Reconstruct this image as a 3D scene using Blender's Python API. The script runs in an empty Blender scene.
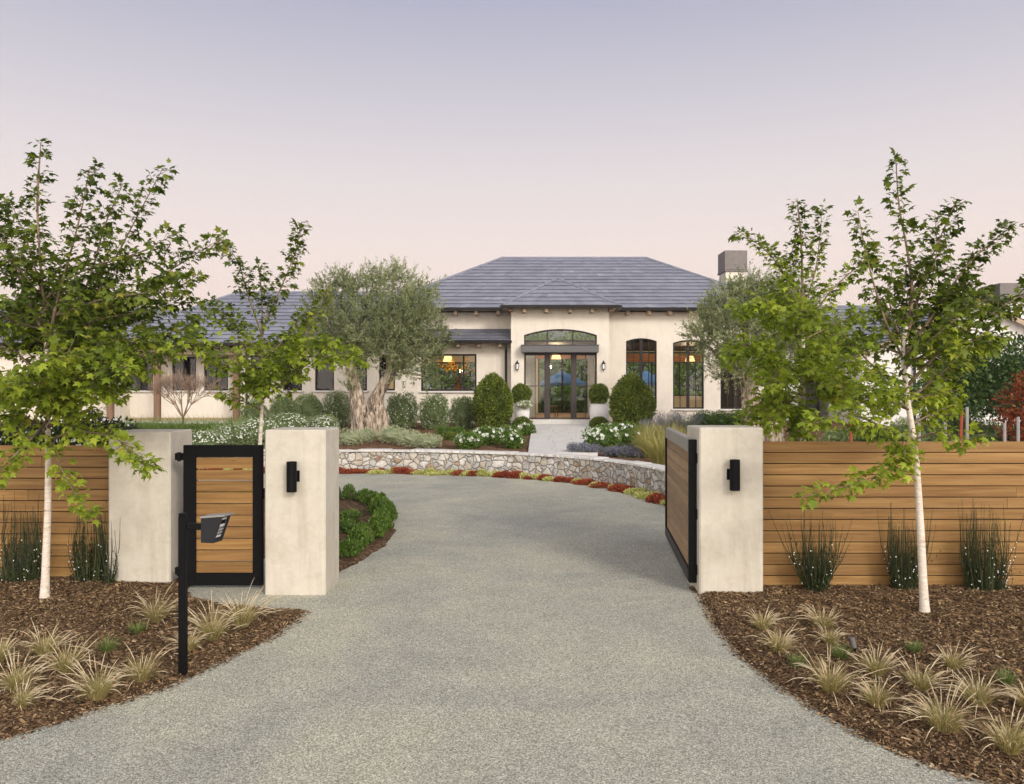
import bpy, math, random
import numpy as np
from mathutils import Vector, Matrix
random.seed(7); RNG = np.random.default_rng(11)
R = math.radians
SC = bpy.context.scene
COL = SC.collection
F = 800.0; HC = 2.2

# ---------- measured positions: a picture direction at a known depth / on a known height ----------
def pt(px, py, Y): return Vector(((px-512)*Y/F, Y, HC-(py-392)*Y/F))
def gnd(px, py, z=0.0):
    Y = (HC-z)*F/(py-392); return Vector(((px-512)*Y/F, Y, z))
def gx(px, Y): return (px-512)*Y/F
def gz(py, Y): return HC-(py-392)*Y/F

# ---------- scene graph ----------
def tag(o, label=None, cat=None, group=None, kind=None):
    if label: o['label'] = label
    if cat: o['category'] = cat
    if group: o['group'] = group
    if kind: o['kind'] = kind
    return o
def empty(name, loc=(0,0,0), rz=0.0, label=None, cat=None, group=None, parent=None):
    o = bpy.data.objects.new(name, None); COL.objects.link(o)
    o.location = loc; o.rotation_euler = (0,0,rz); o.empty_display_size = .2
    if parent: o.parent = parent
    return tag(o, label, cat, group)
def copy_tree(o, parent=None):
    c = o.copy(); COL.objects.link(c); c.parent = parent
    for ch in o.children: copy_tree(ch, c)
    return c

class MB:
    """collects faces, builds one mesh object"""
    def __init__(s): s.v=[]; s.f=[]; s.r=[]; s.m=[]; s.cur=0.5; s.mi=0
    def add(s, vs, fs, rnd=None):
        b=len(s.v); s.v.extend([tuple(p) for p in vs]); s.f.extend([tuple(i+b for i in f) for f in fs])
        rr = s.cur if rnd is None else rnd
        s.r.extend([rr]*len(fs)); s.m.extend([s.mi]*len(fs))
    def box(s, x0,x1,y0,y1,z0,z1, rnd=None):
        s.add([(x0,y0,z0),(x1,y0,z0),(x1,y1,z0),(x0,y1,z0),(x0,y0,z1),(x1,y0,z1),(x1,y1,z1),(x0,y1,z1)],
              [(0,3,2,1),(4,5,6,7),(0,1,5,4),(1,2,6,5),(2,3,7,6),(3,0,4,7)], rnd)
    def bevbox(s, x0,x1,y0,y1,z0,z1, b=.01, rnd=None):
        # chamfered box through an 24-vertex rounded cuboid
        vs=[];idx={}
        for i,(X,sx) in enumerate(((x0,1),(x1,-1))):
            for j,(Y,sy) in enumerate(((y0,1),(y1,-1))):
                for k,(Z,sz) in enumerate(((z0,1),(z1,-1))):
                    idx[i,j,k,0]=len(vs); vs.append((X,Y+sy*b,Z+sz*b))
                    idx[i,j,k,1]=len(vs); vs.append((X+sx*b,Y,Z+sz*b))
                    idx[i,j,k,2]=len(vs); vs.append((X+sx*b,Y+sy*b,Z))
        fs=[]
        for i in (0,1): fs.append([idx[i,0,0,0],idx[i,1,0,0],idx[i,1,1,0],idx[i,0,1,0]])
        for j in (0,1): fs.append([idx[0,j,0,1],idx[1,j,0,1],idx[1,j,1,1],idx[0,j,1,1]])
        for k in (0,1): fs.append([idx[0,0,k,2],idx[1,0,k,2],idx[1,1,k,2],idx[0,1,k,2]])
        for j in (0,1):
            for k in (0,1): fs.append([idx[0,j,k,1],idx[1,j,k,1],idx[1,j,k,2],idx[0,j,k,2]])
        for i in (0,1):
            for k in (0,1): fs.append([idx[i,0,k,0],idx[i,1,k,0],idx[i,1,k,2],idx[i,0,k,2]])
        for i in (0,1):
            for j in (0,1): fs.append([idx[i,j,0,0],idx[i,j,1,0],idx[i,j,1,1],idx[i,j,0,1]])
        for i in (0,1):
            for j in (0,1):
                for k in (0,1): fs.append([idx[i,j,k,0],idx[i,j,k,1],idx[i,j,k,2]])
        s.add(vs,fs,rnd)
    def tube(s, pts, rad, n=8, cap=True, rnd=None, jit=0.0):
        pts=[Vector(p) for p in pts]; m=len(pts)
        if not hasattr(rad,'__len__'): rad=[rad]*m
        vs=[]; fs=[]; up=Vector((.13,.21,.97)); prev=None
        for i,p in enumerate(pts):
            d=(pts[min(i+1,m-1)]-pts[max(i-1,0)])
            if d.length<1e-9: d=Vector((0,0,1))
            d.normalize()
            if prev is None:
                a=d.cross(Vector((1,0,0)) if abs(d.z)>.7 else Vector((0,0,1))).normalized()
            else:
                a=(prev-d*prev.dot(d)).normalized()
            prev=a; b=d.cross(a)
            for k in range(n):
                t=2*math.pi*k/n; r=rad[i]*(1+jit*(random.random()-.5))
                vs.append(p+a*(math.cos(t)*r)+b*(math.sin(t)*r))
        for i in range(m-1):
            for k in range(n):
                k2=(k+1)%n; fs.append((i*n+k,i*n+k2,(i+1)*n+k2,(i+1)*n+k))
        if cap: fs.append(tuple(range(n-1,-1,-1))); fs.append(tuple((m-1)*n+k for k in range(n)))
        s.add(vs,fs,rnd)
    def lathe(s, c, prof, n=24, rnd=None):
        vs=[];fs=[];m=len(prof)
        for (r,z) in prof:
            for k in range(n):
                t=2*math.pi*k/n; vs.append((c[0]+r*math.cos(t),c[1]+r*math.sin(t),c[2]+z))
        for i in range(m-1):
            for k in range(n):
                k2=(k+1)%n; fs.append((i*n+k,i*n+k2,(i+1)*n+k2,(i+1)*n+k))
        fs.append(tuple(range(n-1,-1,-1))); fs.append(tuple((m-1)*n+k for k in range(n)))
        s.add(vs,fs,rnd)
    def build(s, name, mat, parent=None, smooth=False):
        me=bpy.data.meshes.new(name); me.from_pydata(s.v,[],s.f); 
        a=me.attributes.new('rnd','FLOAT','FACE'); a.data.foreach_set('value', np.array(s.r,dtype=np.float32))
        ms = mat if isinstance(mat,(list,tuple)) else [mat]
        for m_ in ms: me.materials.append(m_)
        if len(ms)>1: me.polygons.foreach_set('material_index', s.m)
        if smooth: me.polygons.foreach_set('use_smooth',[True]*len(s.f))
        me.update()
        o=bpy.data.objects.new(name,me); COL.objects.link(o)
        if parent: o.parent=parent
        return o

def np_mesh(name, V, Fc, mat, rnd=None, parent=None, smooth=False, mi=None):
    """V (n,3), Fc (m,k) uniform faces"""
    V=np.asarray(V,dtype=np.float32); Fc=np.asarray(Fc,dtype=np.int32); m,k=Fc.shape
    me=bpy.data.meshes.new(name)
    me.vertices.add(len(V)); me.vertices.foreach_set('co',V.ravel())
    me.loops.add(m*k); me.loops.foreach_set('vertex_index',Fc.ravel())
    me.polygons.add(m); me.polygons.foreach_set('loop_start',np.arange(0,m*k,k,dtype=np.int32))
    try: me.polygons.foreach_set('loop_total',np.full(m,k,dtype=np.int32))
    except Exception: pass
    if smooth: me.polygons.foreach_set('use_smooth',np.ones(m,dtype=bool))
    a=me.attributes.new('rnd','FLOAT','FACE')
    a.data.foreach_set('value', np.asarray(rnd if rnd is not None else np.full(m,.5),dtype=np.float32))
    for mm in (mat if isinstance(mat,(list,tuple)) else [mat]): me.materials.append(mm)
    if mi is not None: me.polygons.foreach_set('material_index',np.asarray(mi,dtype=np.int32))
    me.update(calc_edges=True); me.validate()
    o=bpy.data.objects.new(name,me); COL.objects.link(o)
    if parent: o.parent=parent
    return o

def vnoise(x, y, seed=0):
    """smooth value noise, arrays in, about -1..1 out"""
    xi=np.floor(x).astype(np.int64); yi=np.floor(y).astype(np.int64); fx=x-xi; fy=y-yi
    def h(a,b):
        n=(a*374761393+b*668265263+seed*144269)&0x7fffffff
        n=((n^(n>>13))*1274126177)&0x7fffffff
        return (n/0x7fffffff)*2-1
    u=fx*fx*(3-2*fx); v=fy*fy*(3-2*fy)
    return (h(xi,yi)*(1-u)+h(xi+1,yi)*u)*(1-v)+(h(xi,yi+1)*(1-u)+h(xi+1,yi+1)*u)*v

def sdist(X, Y, poly):
    """signed distance to polygon, inside positive"""
    P=np.array(poly,dtype=float); Q=np.roll(P,-1,axis=0)
    d=np.full(X.shape,1e9); ins=np.zeros(X.shape,bool)
    for (ax,ay),(bx,by) in zip(P,Q):
        ex,ey=bx-ax,by-ay; L=ex*ex+ey*ey+1e-12
        t=np.clip(((X-ax)*ex+(Y-ay)*ey)/L,0,1)
        d=np.minimum(d,np.hypot(X-ax-t*ex,Y-ay-t*ey))
        c=((ay>Y)!=(by>Y)); xx=ax+(Y-ay)*ex/(ey if abs(ey)>1e-12 else 1e-12)
        ins^=(c&(X<xx))
    return np.where(ins,d,-d)

def smooth_line(pts, n=6):
    """Catmull-Rom through pts"""
    P=[Vector(p) for p in pts]; out=[]
    for i in range(len(P)-1):
        a=P[max(i-1,0)];b=P[i];c=P[i+1];d=P[min(i+2,len(P)-1)]
        for k in range(n):
            t=k/n
            out.append(.5*((2*b)+(c-a)*t+(2*a-5*b+4*c-d)*t*t+(3*b-a-3*c+d)*t**3))
    out.append(P[-1]); return out

# ---------- materials ----------
class NT:
    def __init__(s,name):
        s.m=bpy.data.materials.new(name); s.m.use_nodes=True; s.t=s.m.node_tree; s.t.nodes.clear()
        s.out=s.n('ShaderNodeOutputMaterial')
    def n(s,typ,**kw):
        nd=s.t.nodes.new(typ)
        for k,v in kw.items():
            if k in nd.inputs.keys() : nd.inputs[k].default_value=v
            else: setattr(nd,k,v)
        return nd
    def l(s,a,b): s.t.links.new(a,b)
    def coord(s, scale=(1,1,1)):
        tc=s.n('ShaderNodeTexCoord'); mp=s.n('ShaderNodeMapping'); mp.inputs['Scale'].default_value=scale
        s.l(tc.outputs['Object'],mp.inputs['Vector']); return mp.outputs['Vector']
    def noise(s, vec, scale, detail=4, rough=.55, dist=0):
        nd=s.n('ShaderNodeTexNoise'); nd.inputs['Scale'].default_value=scale; nd.inputs['Detail'].default_value=detail
        nd.inputs['Roughness'].default_value=rough; nd.inputs['Distortion'].default_value=dist
        if vec is not None: s.l(vec,nd.inputs['Vector'])
        return nd.outputs['Fac']
    def vor(s, vec, scale, feature='F1', rand=1.0):
        nd=s.n('ShaderNodeTexVoronoi'); nd.feature=feature; nd.inputs['Scale'].default_value=scale
        if 'Randomness' in nd.inputs: nd.inputs['Randomness'].default_value=rand
        if vec is not None: s.l(vec,nd.inputs['Vector'])
        return nd
    def ramp(s, fac, stops, interp='LINEAR'):
        nd=s.n('ShaderNodeValToRGB'); cr=nd.color_ramp; cr.interpolation=interp
        while len(cr.elements)<len(stops): cr.elements.new(.5)
        for e,(p,c) in zip(cr.elements,stops): e.position=p; e.color=(*c,1) if len(c)==3 else c
        s.l(fac,nd.inputs['Fac']); return nd.outputs['Color']
    def mix(s, fac, a, b, mode='MIX'):
        nd=s.n('ShaderNodeMix'); nd.data_type='RGBA'; nd.blend_type=mode
        for sock,v in ((0,fac),(6,a),(7,b)):
            if isinstance(v,(int,float)): nd.inputs[sock].default_value=v
            elif isinstance(v,tuple): nd.inputs[sock].default_value=(*v,1)
            else: s.l(v,nd.inputs[sock])
        return nd.outputs[2]
    def math(s,op,a,b=0.0):
        nd=s.n('ShaderNodeMath'); nd.operation=op
        for i,v in enumerate((a,b)):
            if isinstance(v,(int,float)): nd.inputs[i].default_value=v
            else: s.l(v,nd.inputs[i])
        return nd.outputs[0]
    def bump(s,h,strength=.3,dist=.01,nrm=None):
        nd=s.n('ShaderNodeBump'); nd.inputs['Strength'].default_value=strength; nd.inputs['Distance'].default_value=dist
        s.l(h,nd.inputs['Height'])
        if nrm: s.l(nrm,nd.inputs['Normal'])
        return nd.outputs['Normal']
    def bsdf(s,col,rough=.8,nrm=None,metal=0,spec=.4):
        nd=s.n('ShaderNodeBsdfPrincipled')
        if isinstance(col,tuple): nd.inputs['Base Color'].default_value=(*col,1)
        else: s.l(col,nd.inputs['Base Color'])
        if isinstance(rough,(int,float)): nd.inputs['Roughness'].default_value=rough
        else: s.l(rough,nd.inputs['Roughness'])
        nd.inputs['Metallic'].default_value=metal; nd.inputs['Specular IOR Level'].default_value=spec
        if nrm: s.l(nrm,nd.inputs['Normal'])
        return nd.outputs[0]
    def rnd(s):
        nd=s.n('ShaderNodeAttribute'); nd.attribute_name='rnd'; nd.attribute_type='GEOMETRY'; return nd.outputs['Fac']
    def done(s,sh): s.l(sh,s.out.inputs['Surface']); return s.m

def m_plain(name,col,rough=.6,metal=0,var=.12,scale=6,bump=.05,spec=.4):
    t=NT(name); v=t.coord(); n=t.noise(v,scale,5)
    lo=tuple(c*(1-var) for c in col); hi=tuple(min(1,c*(1+var)) for c in col)
    c=t.ramp(n,[(.3,lo),(.7,hi)]); nn=t.noise(v,scale*12,4)
    return t.done(t.bsdf(c,rough,t.bump(nn,bump,.004),metal,spec))

def m_leaf(name, stops, trans=.35, rough=.5, spec=.35):
    t=NT(name); r=t.rnd(); v=t.coord(); n=t.noise(v,1.7,2)
    f=t.math('ADD',t.math('MULTIPLY',r,.75),t.math('MULTIPLY',n,.25))
    c=t.ramp(f,stops); b=t.bsdf(c,rough,None,0,spec)
    tr=t.n('ShaderNodeBsdfTranslucent'); c2=t.mix(1.0,c,(1.25,1.3,.6),'MULTIPLY'); t.l(c2,tr.inputs['Color'])
    mx=t.n('ShaderNodeMixShader'); mx.inputs[0].default_value=trans; t.l(b,mx.inputs[1]); t.l(tr.outputs[0],mx.inputs[2])
    return t.done(mx.outputs[0])

def m_stucco(name,col,var=.10,scale=1.3,bump=.25,stain=.0):
    t=NT(name); v=t.coord(); n=t.noise(v,scale,6,.6,.6); n2=t.noise(v,scale*6,5,.6,.3)
    f=t.math('ADD',t.math('MULTIPLY',n,.65),t.math('MULTIPLY',n2,.35))
    lo=(col[0]*(1-var),col[1]*(1-var*1.15),col[2]*(1-var*1.5)); hi=tuple(min(1,c*(1+var*.7)) for c in col)
    c=t.ramp(f,[(.32,lo),(.5,col),(.68,hi)])
    if stain:
        v2=t.coord((5,5,.5)); s_=t.noise(v2,1.6,4,.6,.2)
        c=t.mix(t.ramp(s_,[(.5,(0,0,0)),(.78,(stain,)*3)]),c,(col[0]*.55,col[1]*.5,col[2]*.42))
    g=t.noise(v,90,4); tw=t.noise(v,7,3,.5,1.2)
    h=t.math('ADD',t.math('MULTIPLY',g,.35),tw)
    return t.done(t.bsdf(c,.88,t.bump(h,bump,.012),0,.25))

def m_wood(name, a, b, c3, grain=(1.2,30,30), rough=.6):
    t=NT(name); v=t.coord(grain); r=t.rnd()
    # shift the grain per board
    cmb=t.n('ShaderNodeCombineXYZ'); t.l(t.math('MULTIPLY',r,37.0),cmb.inputs[0]); t.l(t.math('MULTIPLY',r,91.0),cmb.inputs[2])
    ad=t.n('ShaderNodeVectorMath'); ad.operation='ADD'; t.l(v,ad.inputs[0]); t.l(cmb.outputs[0],ad.inputs[1]); vv=ad.outputs[0]
    n=t.noise(vv,1.0,6,.6,.9); n2=t.noise(vv,.3,3,.5,.2)
    c=t.ramp(n,[(.3,a),(.5,b),(.72,c3)])
    c=t.mix(t.ramp(n2,[(.4,(0,0,0)),(.62,(.35,)*3)]),c,tuple(x*.72 for x in a))
    br=t.ramp(r,[(0,(.82,.80,.77)),(.5,(.98,.98,.98)),(1,(1.13,1.13,1.10))]); c=t.mix(1.0,c,br,'MULTIPLY')
    kv=t.coord((1.6,9,9)); k=t.vor(kv,1.0); kk=t.ramp(k.outputs['Distance'],[(.0,(.75,)*3),(.045,(.5,)*3),(.085,(0,0,0))])
    c=t.mix(kk,c,tuple(x*.35 for x in a))
    return t.done(t.bsdf(c,rough,t.bump(n,.25,.004),0,.3))

M={}
M['pillar']=m_stucco('pillar_stucco',(.53,.49,.415),.16,2.3,.35,.38)
M['house']=m_stucco('house_stucco',(.68,.625,.545),.09,.9,.18,.22)
M['white_wall']=m_stucco('white_stucco',(.72,.70,.68),.05,.7,.12)
M['fence']=m_wood('cedar',(.215,.108,.034),(.30,.166,.055),(.375,.23,.084))
M['fence_dark']=m_wood('brown_cedar',(.18,.088,.028),(.255,.138,.044),(.325,.192,.068))
M['gate_wood']=m_wood('weathered_cedar',(.25,.155,.085),(.34,.225,.13),(.42,.29,.18))
M['post_wood']=m_wood('brown_post',(.16,.09,.055),(.22,.13,.08),(.27,.17,.11),(20,20,1.5))
M['beam']=m_wood('beam_wood',(.36,.26,.18),(.46,.35,.25),(.54,.42,.31))
M['black']=m_plain('black_metal',(.0035,.0035,.004),.55,0,.2,8,.04,.12)
M['black_soft']=m_plain('black_void',(.01,.009,.008),.9)  # flat black in place of shade in gaps and unlit rooms
M['grey_rail']=m_plain('grey_rail',(.30,.29,.27),.4,.3,.1,3)
M['bronze']=m_plain('bronze_frame',(.018,.014,.012),.5,.0,.1,4,.05,.25)
M['door_frame']=m_plain('door_bronze',(.038,.029,.024),.5,0,.1,4)
M['gutter']=m_plain('gutter_metal',(.028,.025,.025),.45,.3)
M['awning']=m_plain('zinc_awning',(.10,.10,.10),.45,.4,.06,2)
M['cap_metal']=m_plain('chimney_cap',(.13,.115,.11),.5,.4)
M['keypad']=m_plain('keypad_metal',(.014,.015,.018),.45,0,.1,8,.04,.3)
M['steel']=m_plain('steel_plate',(.75,.75,.76),.35,.3)
M['pot']=m_stucco('white_pot',(.75,.73,.71),.06,6,.2)
M['rear_plaster']=m_plain('interior_plaster',(.70,.64,.50),.9,0,.04,1)
M['int_floor']=m_wood('interior_floor',(.3,.2,.12),(.4,.28,.17),(.45,.33,.2))
M['int_wood']=m_wood('interior_wood',(.35,.14,.05),(.5,.22,.08),(.55,.28,.1))
M['chair_wood']=m_plain('chair_wood',(.22,.08,.035),.4)
M['umbrella']=m_plain('umbrella_cloth',(.20,.42,.72),.85,0,.06,2)
M['curtain']=m_plain('curtain_cloth',(.72,.68,.56),.9,0,.05,2)
M['golden']=m_leaf('golden_leaf',[(.1,(.65,.30,.03)),(.9,(.85,.52,.07))],.5)
M['limestone']=m_stucco('limestone_paving',(.62,.60,.57),.12,2.2,.1)

def m_roof():
    t=NT('slate_roof'); r=t.rnd(); v=t.coord(); n=t.noise(v,.8,4); n2=t.noise(v,30,4)
    c=t.ramp(r,[(0,(.075,.075,.09)),(.03,(.185,.192,.235)),(.5,(.215,.222,.268)),(.85,(.24,.247,.292)),(1,(.27,.277,.32))])  # lowest stop is the shadow line painted on slate butt ends
    c=t.mix(.45,c,t.ramp(n,[(.3,(.80,.80,.82)),(.7,(1.25,1.25,1.27))]),'MULTIPLY')
    c=t.mix(1.0,c,t.ramp(n2,[(.35,(.78,.78,.80)),(.65,(1.2,1.2,1.2))]),'MULTIPLY')
    return t.done(t.bsdf(c,.5,t.bump(n2,.3,.01),0,.5))
M['roof']=m_roof()

def m_gravel():
    t=NT('gravel_driveway'); v=t.coord()
    a=t.vor(v,135.0); b=t.vor(v,75.0); n=t.noise(v,160,3,.7); big=t.noise(v,.42,4,.6,.8); mid=t.noise(v,2.2,4,.6)
    sep=t.n('ShaderNodeSeparateColor'); t.l(a.outputs['Color'],sep.inputs[0])
    sp=t.n('ShaderNodeSeparateColor'); t.l(b.outputs['Color'],sp.inputs[0])
    c=t.ramp(sep.outputs[0],[(0,(.05,.05,.045)),(.2,(.17,.17,.15)),(.5,(.37,.365,.32)),(.80,(.58,.57,.50)),(.92,(.78,.77,.70)),(1,(.92,.91,.85))])
    c2=t.ramp(sp.outputs[1],[(0,(.21,.21,.185)),(.6,(.45,.445,.385)),(1,(.62,.61,.53))])
    c=t.mix(.25,c,c2)
    c=t.mix(.16,c,t.ramp(n,[(.3,(.1,.1,.09)),(.7,(.85,.84,.76))]))
    tint=t.ramp(big,[(.30,(.80,.81,.82)),(.48,(.97,.965,.93)),(.66,(1.12,1.10,1.0))]); c=t.mix(1.0,c,tint,'MULTIPLY'); c=t.mix(1.0,c,(1.04,1.035,1.0),'MULTIPLY')
    t2=t.ramp(mid,[(.3,(.92,.92,.92)),(.7,(1.07,1.07,1.06))]); c=t.mix(1.0,c,t2,'MULTIPLY')
    h=t.math('SUBTRACT',1.0,a.outputs['Distance'])
    return t.done(t.bsdf(c,.85,t.bump(h,.7,.006),0,.3))
M['gravel']=m_gravel()

def m_mulch(name,k=1.0,red=1.0):
    t=NT(name); v=t.coord(); d=t.noise(v,9,3)
    vd=t.n('ShaderNodeVectorMath'); vd.operation='ADD'; t.l(v,vd.inputs[0]); 
    cm=t.n('ShaderNodeCombineXYZ'); t.l(t.math('MULTIPLY',d,.35),cm.inputs[0]); t.l(t.math('MULTIPLY',d,-.3),cm.inputs[1]); t.l(cm.outputs[0],vd.inputs[1])
    mp=t.n('ShaderNodeMapping'); mp.inputs['Scale'].default_value=(1,2.4,1); t.l(vd.outputs[0],mp.inputs[0])
    a=t.vor(mp.outputs[0],34); sep=t.n('ShaderNodeSeparateColor'); t.l(a.outputs['Color'],sep.inputs[0])
    c=t.ramp(sep.outputs[0],[(0,(.022*k,.013*k,.008*k)),(.4,(.065*k*red,.038*k,.020*k)),(.75,(.12*k*red,.075*k,.041*k)),(1,(.24*k,.155*k,.1*k))])
    big=t.noise(v,.9,4); c=t.mix(1.0,c,t.ramp(big,[(.3,(.75,.75,.75)),(.7,(1.2,1.17,1.12))]),'MULTIPLY')
    h=t.math('SUBTRACT',1.0,a.outputs['Distance'])
    return t.done(t.bsdf(c,.95,t.bump(h,.9,.02),0,.15))
M['mulch']=m_mulch('bark_mulch',1.5)
M['mulch_far']=m_mulch('garden_mulch',2.0,1.15)
def m_chip():
    t=NT('bark_chip'); r=t.rnd()
    c=t.ramp(r,[(0,(.030,.018,.010)),(.28,(.10,.060,.030)),(.52,(.21,.13,.066)),(.75,(.36,.24,.13)),(.9,(.50,.37,.225)),(1,(.62,.49,.35))])
    return t.done(t.bsdf(c,.9,None,0,.15))
M['chip']=m_chip()
def m_soil():
    t=NT('dry_ground'); v=t.coord(); n=t.noise(v,.05,6); n2=t.noise(v,3,5)
    c=t.ramp(n,[(.3,(.10,.11,.045)),(.7,(.24,.20,.11))]); c=t.mix(.3,c,t.ramp(n2,[(.3,(.06,.07,.03)),(.7,(.2,.17,.1))]))
    return t.done(t.bsdf(c,.95,None,0,.1))
M['soil']=m_soil()
def m_hill():
    t=NT('wooded_hill'); v=t.coord(); n=t.noise(v,.02,8,.65); 
    c=t.ramp(n,[(.35,(.03,.045,.03)),(.6,(.06,.075,.04)),(.75,(.15,.13,.07))]); return t.done(t.bsdf(c,1,None,0,.05))
M['hill']=m_hill()
def m_stone():
    t=NT('fieldstone_wall'); v=t.coord((1,1,1.15)); 
    dn=t.n('ShaderNodeTexNoise'); dn.inputs['Scale'].default_value=3.0; t.l(v,dn.inputs['Vector'])
    vd=t.n('ShaderNodeVectorMath'); vd.operation='MULTIPLY_ADD'; t.l(dn.outputs['Color'],vd.inputs[0]); vd.inputs[1].default_value=(.26,.26,.26); t.l(v,vd.inputs[2])
    e=t.vor(vd.outputs[0],5.3,'DISTANCE_TO_EDGE'); a=t.vor(vd.outputs[0],5.3)
    sep=t.n('ShaderNodeSeparateColor'); t.l(a.outputs['Color'],sep.inputs[0])
    c=t.ramp(sep.outputs[0],[(0,(.38,.29,.20)),(.06,(.48,.43,.36)),(.26,(.58,.55,.49)),(.46,(.45,.44,.42)),(.62,(.60,.57,.52)),(.80,(.50,.45,.37)),(.88,(.64,.62,.59)),(.985,(.34,.21,.14))],'CONSTANT')
    n=t.noise(v,9,6,.65,.5); c=t.mix(.5,c,t.mix(1.0,c,t.ramp(n,[(.3,(.45,.42,.4)),(.7,(1.35,1.32,1.28))]),'MULTIPLY'))
    gap=t.ramp(e.outputs['Distance'],[(.0,(.85,.85,.85)),(.02,(.6,.6,.6)),(.05,(0,0,0))]); c=t.mix(gap,c,(.24,.21,.175))
    h=t.ramp(e.outputs['Distance'],[(.0,(0,0,0)),(.08,(.8,.8,.8)),(.3,(1,1,1))]); h2=t.math('ADD',h,t.math('MULTIPLY',n,.5))
    return t.done(t.bsdf(c,.85,t.bump(h2,.9,.05),0,.25))
M['stone']=m_stone()
M['stone_cap']=m_stucco('pale_stone_cap',(.62,.60,.57),.14,5,.4)
def m_bark(name,stops,scale=(1,1,1),bs=.5,ns=9):
    t=NT(name); v=t.coord(scale); n=t.noise(v,ns,6,.65,.6)
    return t.done(t.bsdf(t.ramp(n,stops),.85,t.bump(n,bs,.02),0,.2))
M['birch']=m_bark('pale_bark',[(.3,(.30,.21,.15)),(.40,(.60,.51,.42)),(.7,(.78,.71,.63))],(2.2,2.2,9),.35,5)
M['twig']=m_bark('tan_twig',[(.3,(.13,.09,.06)),(.7,(.29,.215,.145))])
M['olive_bark']=m_bark('olive_bark',[(.36,(.05,.035,.025)),(.47,(.26,.20,.145)),(.62,(.52,.445,.36))],(3.2,3.2,.7),1.0,5)
M['dark_bark']=m_bark('dark_bark',[(.3,(.04,.028,.02)),(.7,(.11,.08,.06))])
M['maple']=m_leaf('maple_leaf',[(.05,(.028,.045,.009)),(.35,(.08,.118,.015)),(.7,(.17,.22,.026)),(.88,(.31,.30,.045)),(.97,(.38,.22,.05))],.42)  # upper leaves: dark backlit treetops painted into the colour
M['maple_bright']=m_leaf('maple_leaf_bright',[(.05,(.06,.09,.012)),(.35,(.20,.275,.024)),(.7,(.37,.44,.045)),(.88,(.46,.50,.07)),(.97,(.55,.34,.07))],.42)  # lower leaves: the lit part of the crown painted in
M['olive']=m_leaf('olive_leaf',[(.1,(.09,.11,.045)),(.5,(.235,.27,.13)),(.9,(.43,.46,.27))],.3,.55)
M['boxwood']=m_leaf('boxwood_leaf',[(.1,(.045,.07,.010)),(.5,(.125,.17,.022)),(.9,(.30,.34,.05))],.3,.4)
M['hedge']=m_leaf('hedge_leaf',[(.1,(.04,.085,.015)),(.5,(.11,.19,.03)),(.9,(.23,.33,.06))],.35,.4)
M['sage']=m_leaf('sage_leaf',[(.1,(.10,.14,.055)),(.5,(.20,.26,.11)),(.9,(.34,.40,.20))],.3)
M['silver']=m_leaf('silver_leaf',[(.1,(.26,.29,.17)),(.5,(.42,.46,.29)),(.9,(.6,.63,.46))],.3)
M['dark_leaf']=m_leaf('dark_leaf',[(.1,(.012,.020,.009)),(.5,(.032,.046,.016)),(.9,(.08,.10,.032))],.25)
M['rush']=m_leaf('rush_stem',[(.1,(.014,.020,.009)),(.6,(.042,.054,.018)),(.9,(.11,.12,.045))],.15)
M['deepgreen']=m_leaf('evergreen_leaf',[(.1,(.03,.055,.018)),(.5,(.06,.11,.03)),(.9,(.12,.19,.05))],.3)
M['red_leaf']=m_leaf('red_leaf',[(.1,(.10,.025,.012)),(.5,(.24,.05,.02)),(.9,(.40,.15,.05))],.35)
M['red_cover']=m_leaf('red_cover_leaf',[(.05,(.12,.12,.03)),(.25,(.22,.045,.02)),(.6,(.36,.06,.03)),(.95,(.48,.17,.07))],.25)
M['yellow_cover']=m_leaf('yellow_cover_leaf',[(.1,(.26,.28,.05)),(.5,(.55,.55,.18)),(.9,(.78,.76,.45))],.25)
M['white_petal']=m_leaf('white_petal',[(.1,(.70,.70,.66)),(.9,(.86,.86,.84))],.3)
M['lavender']=m_leaf('lavender_flower',[(.1,(.13,.13,.19)),(.6,(.22,.22,.30)),(.9,(.34,.34,.42))],.2)
M['blade']=m_leaf('straw_blade',[(.05,(.16,.17,.05)),(.35,(.33,.29,.12)),(.7,(.54,.43,.22)),(.95,(.70,.58,.36))],.3,.6)
M['blade_green']=m_leaf('green_blade',[(.1,(.09,.13,.035)),(.6,(.20,.26,.08)),(.95,(.38,.38,.16))],.3,.6)
M['plume']=m_leaf('straw_plume',[(.1,(.62,.50,.34)),(.6,(.78,.66,.49)),(.95,(.88,.80,.66))],.35,.8)
M['meadow']=m_leaf('strap_leaf',[(.1,(.08,.15,.035)),(.6,(.19,.29,.08)),(.95,(.36,.42,.15))],.3,.6)
M['gold_grass']=m_leaf('golden_grass',[(.1,(.20,.20,.06)),(.6,(.40,.36,.13)),(.95,(.62,.54,.27))],.3,.6)
M['dry_twig']=m_leaf('bare_twig',[(.1,(.20,.13,.09)),(.9,(.40,.28,.2))],.1)
M['stake']=m_plain('grey_stake',(.34,.32,.31),.8)
M['red_stake']=m_plain('red_stake',(.35,.07,.03),.7)

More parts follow.
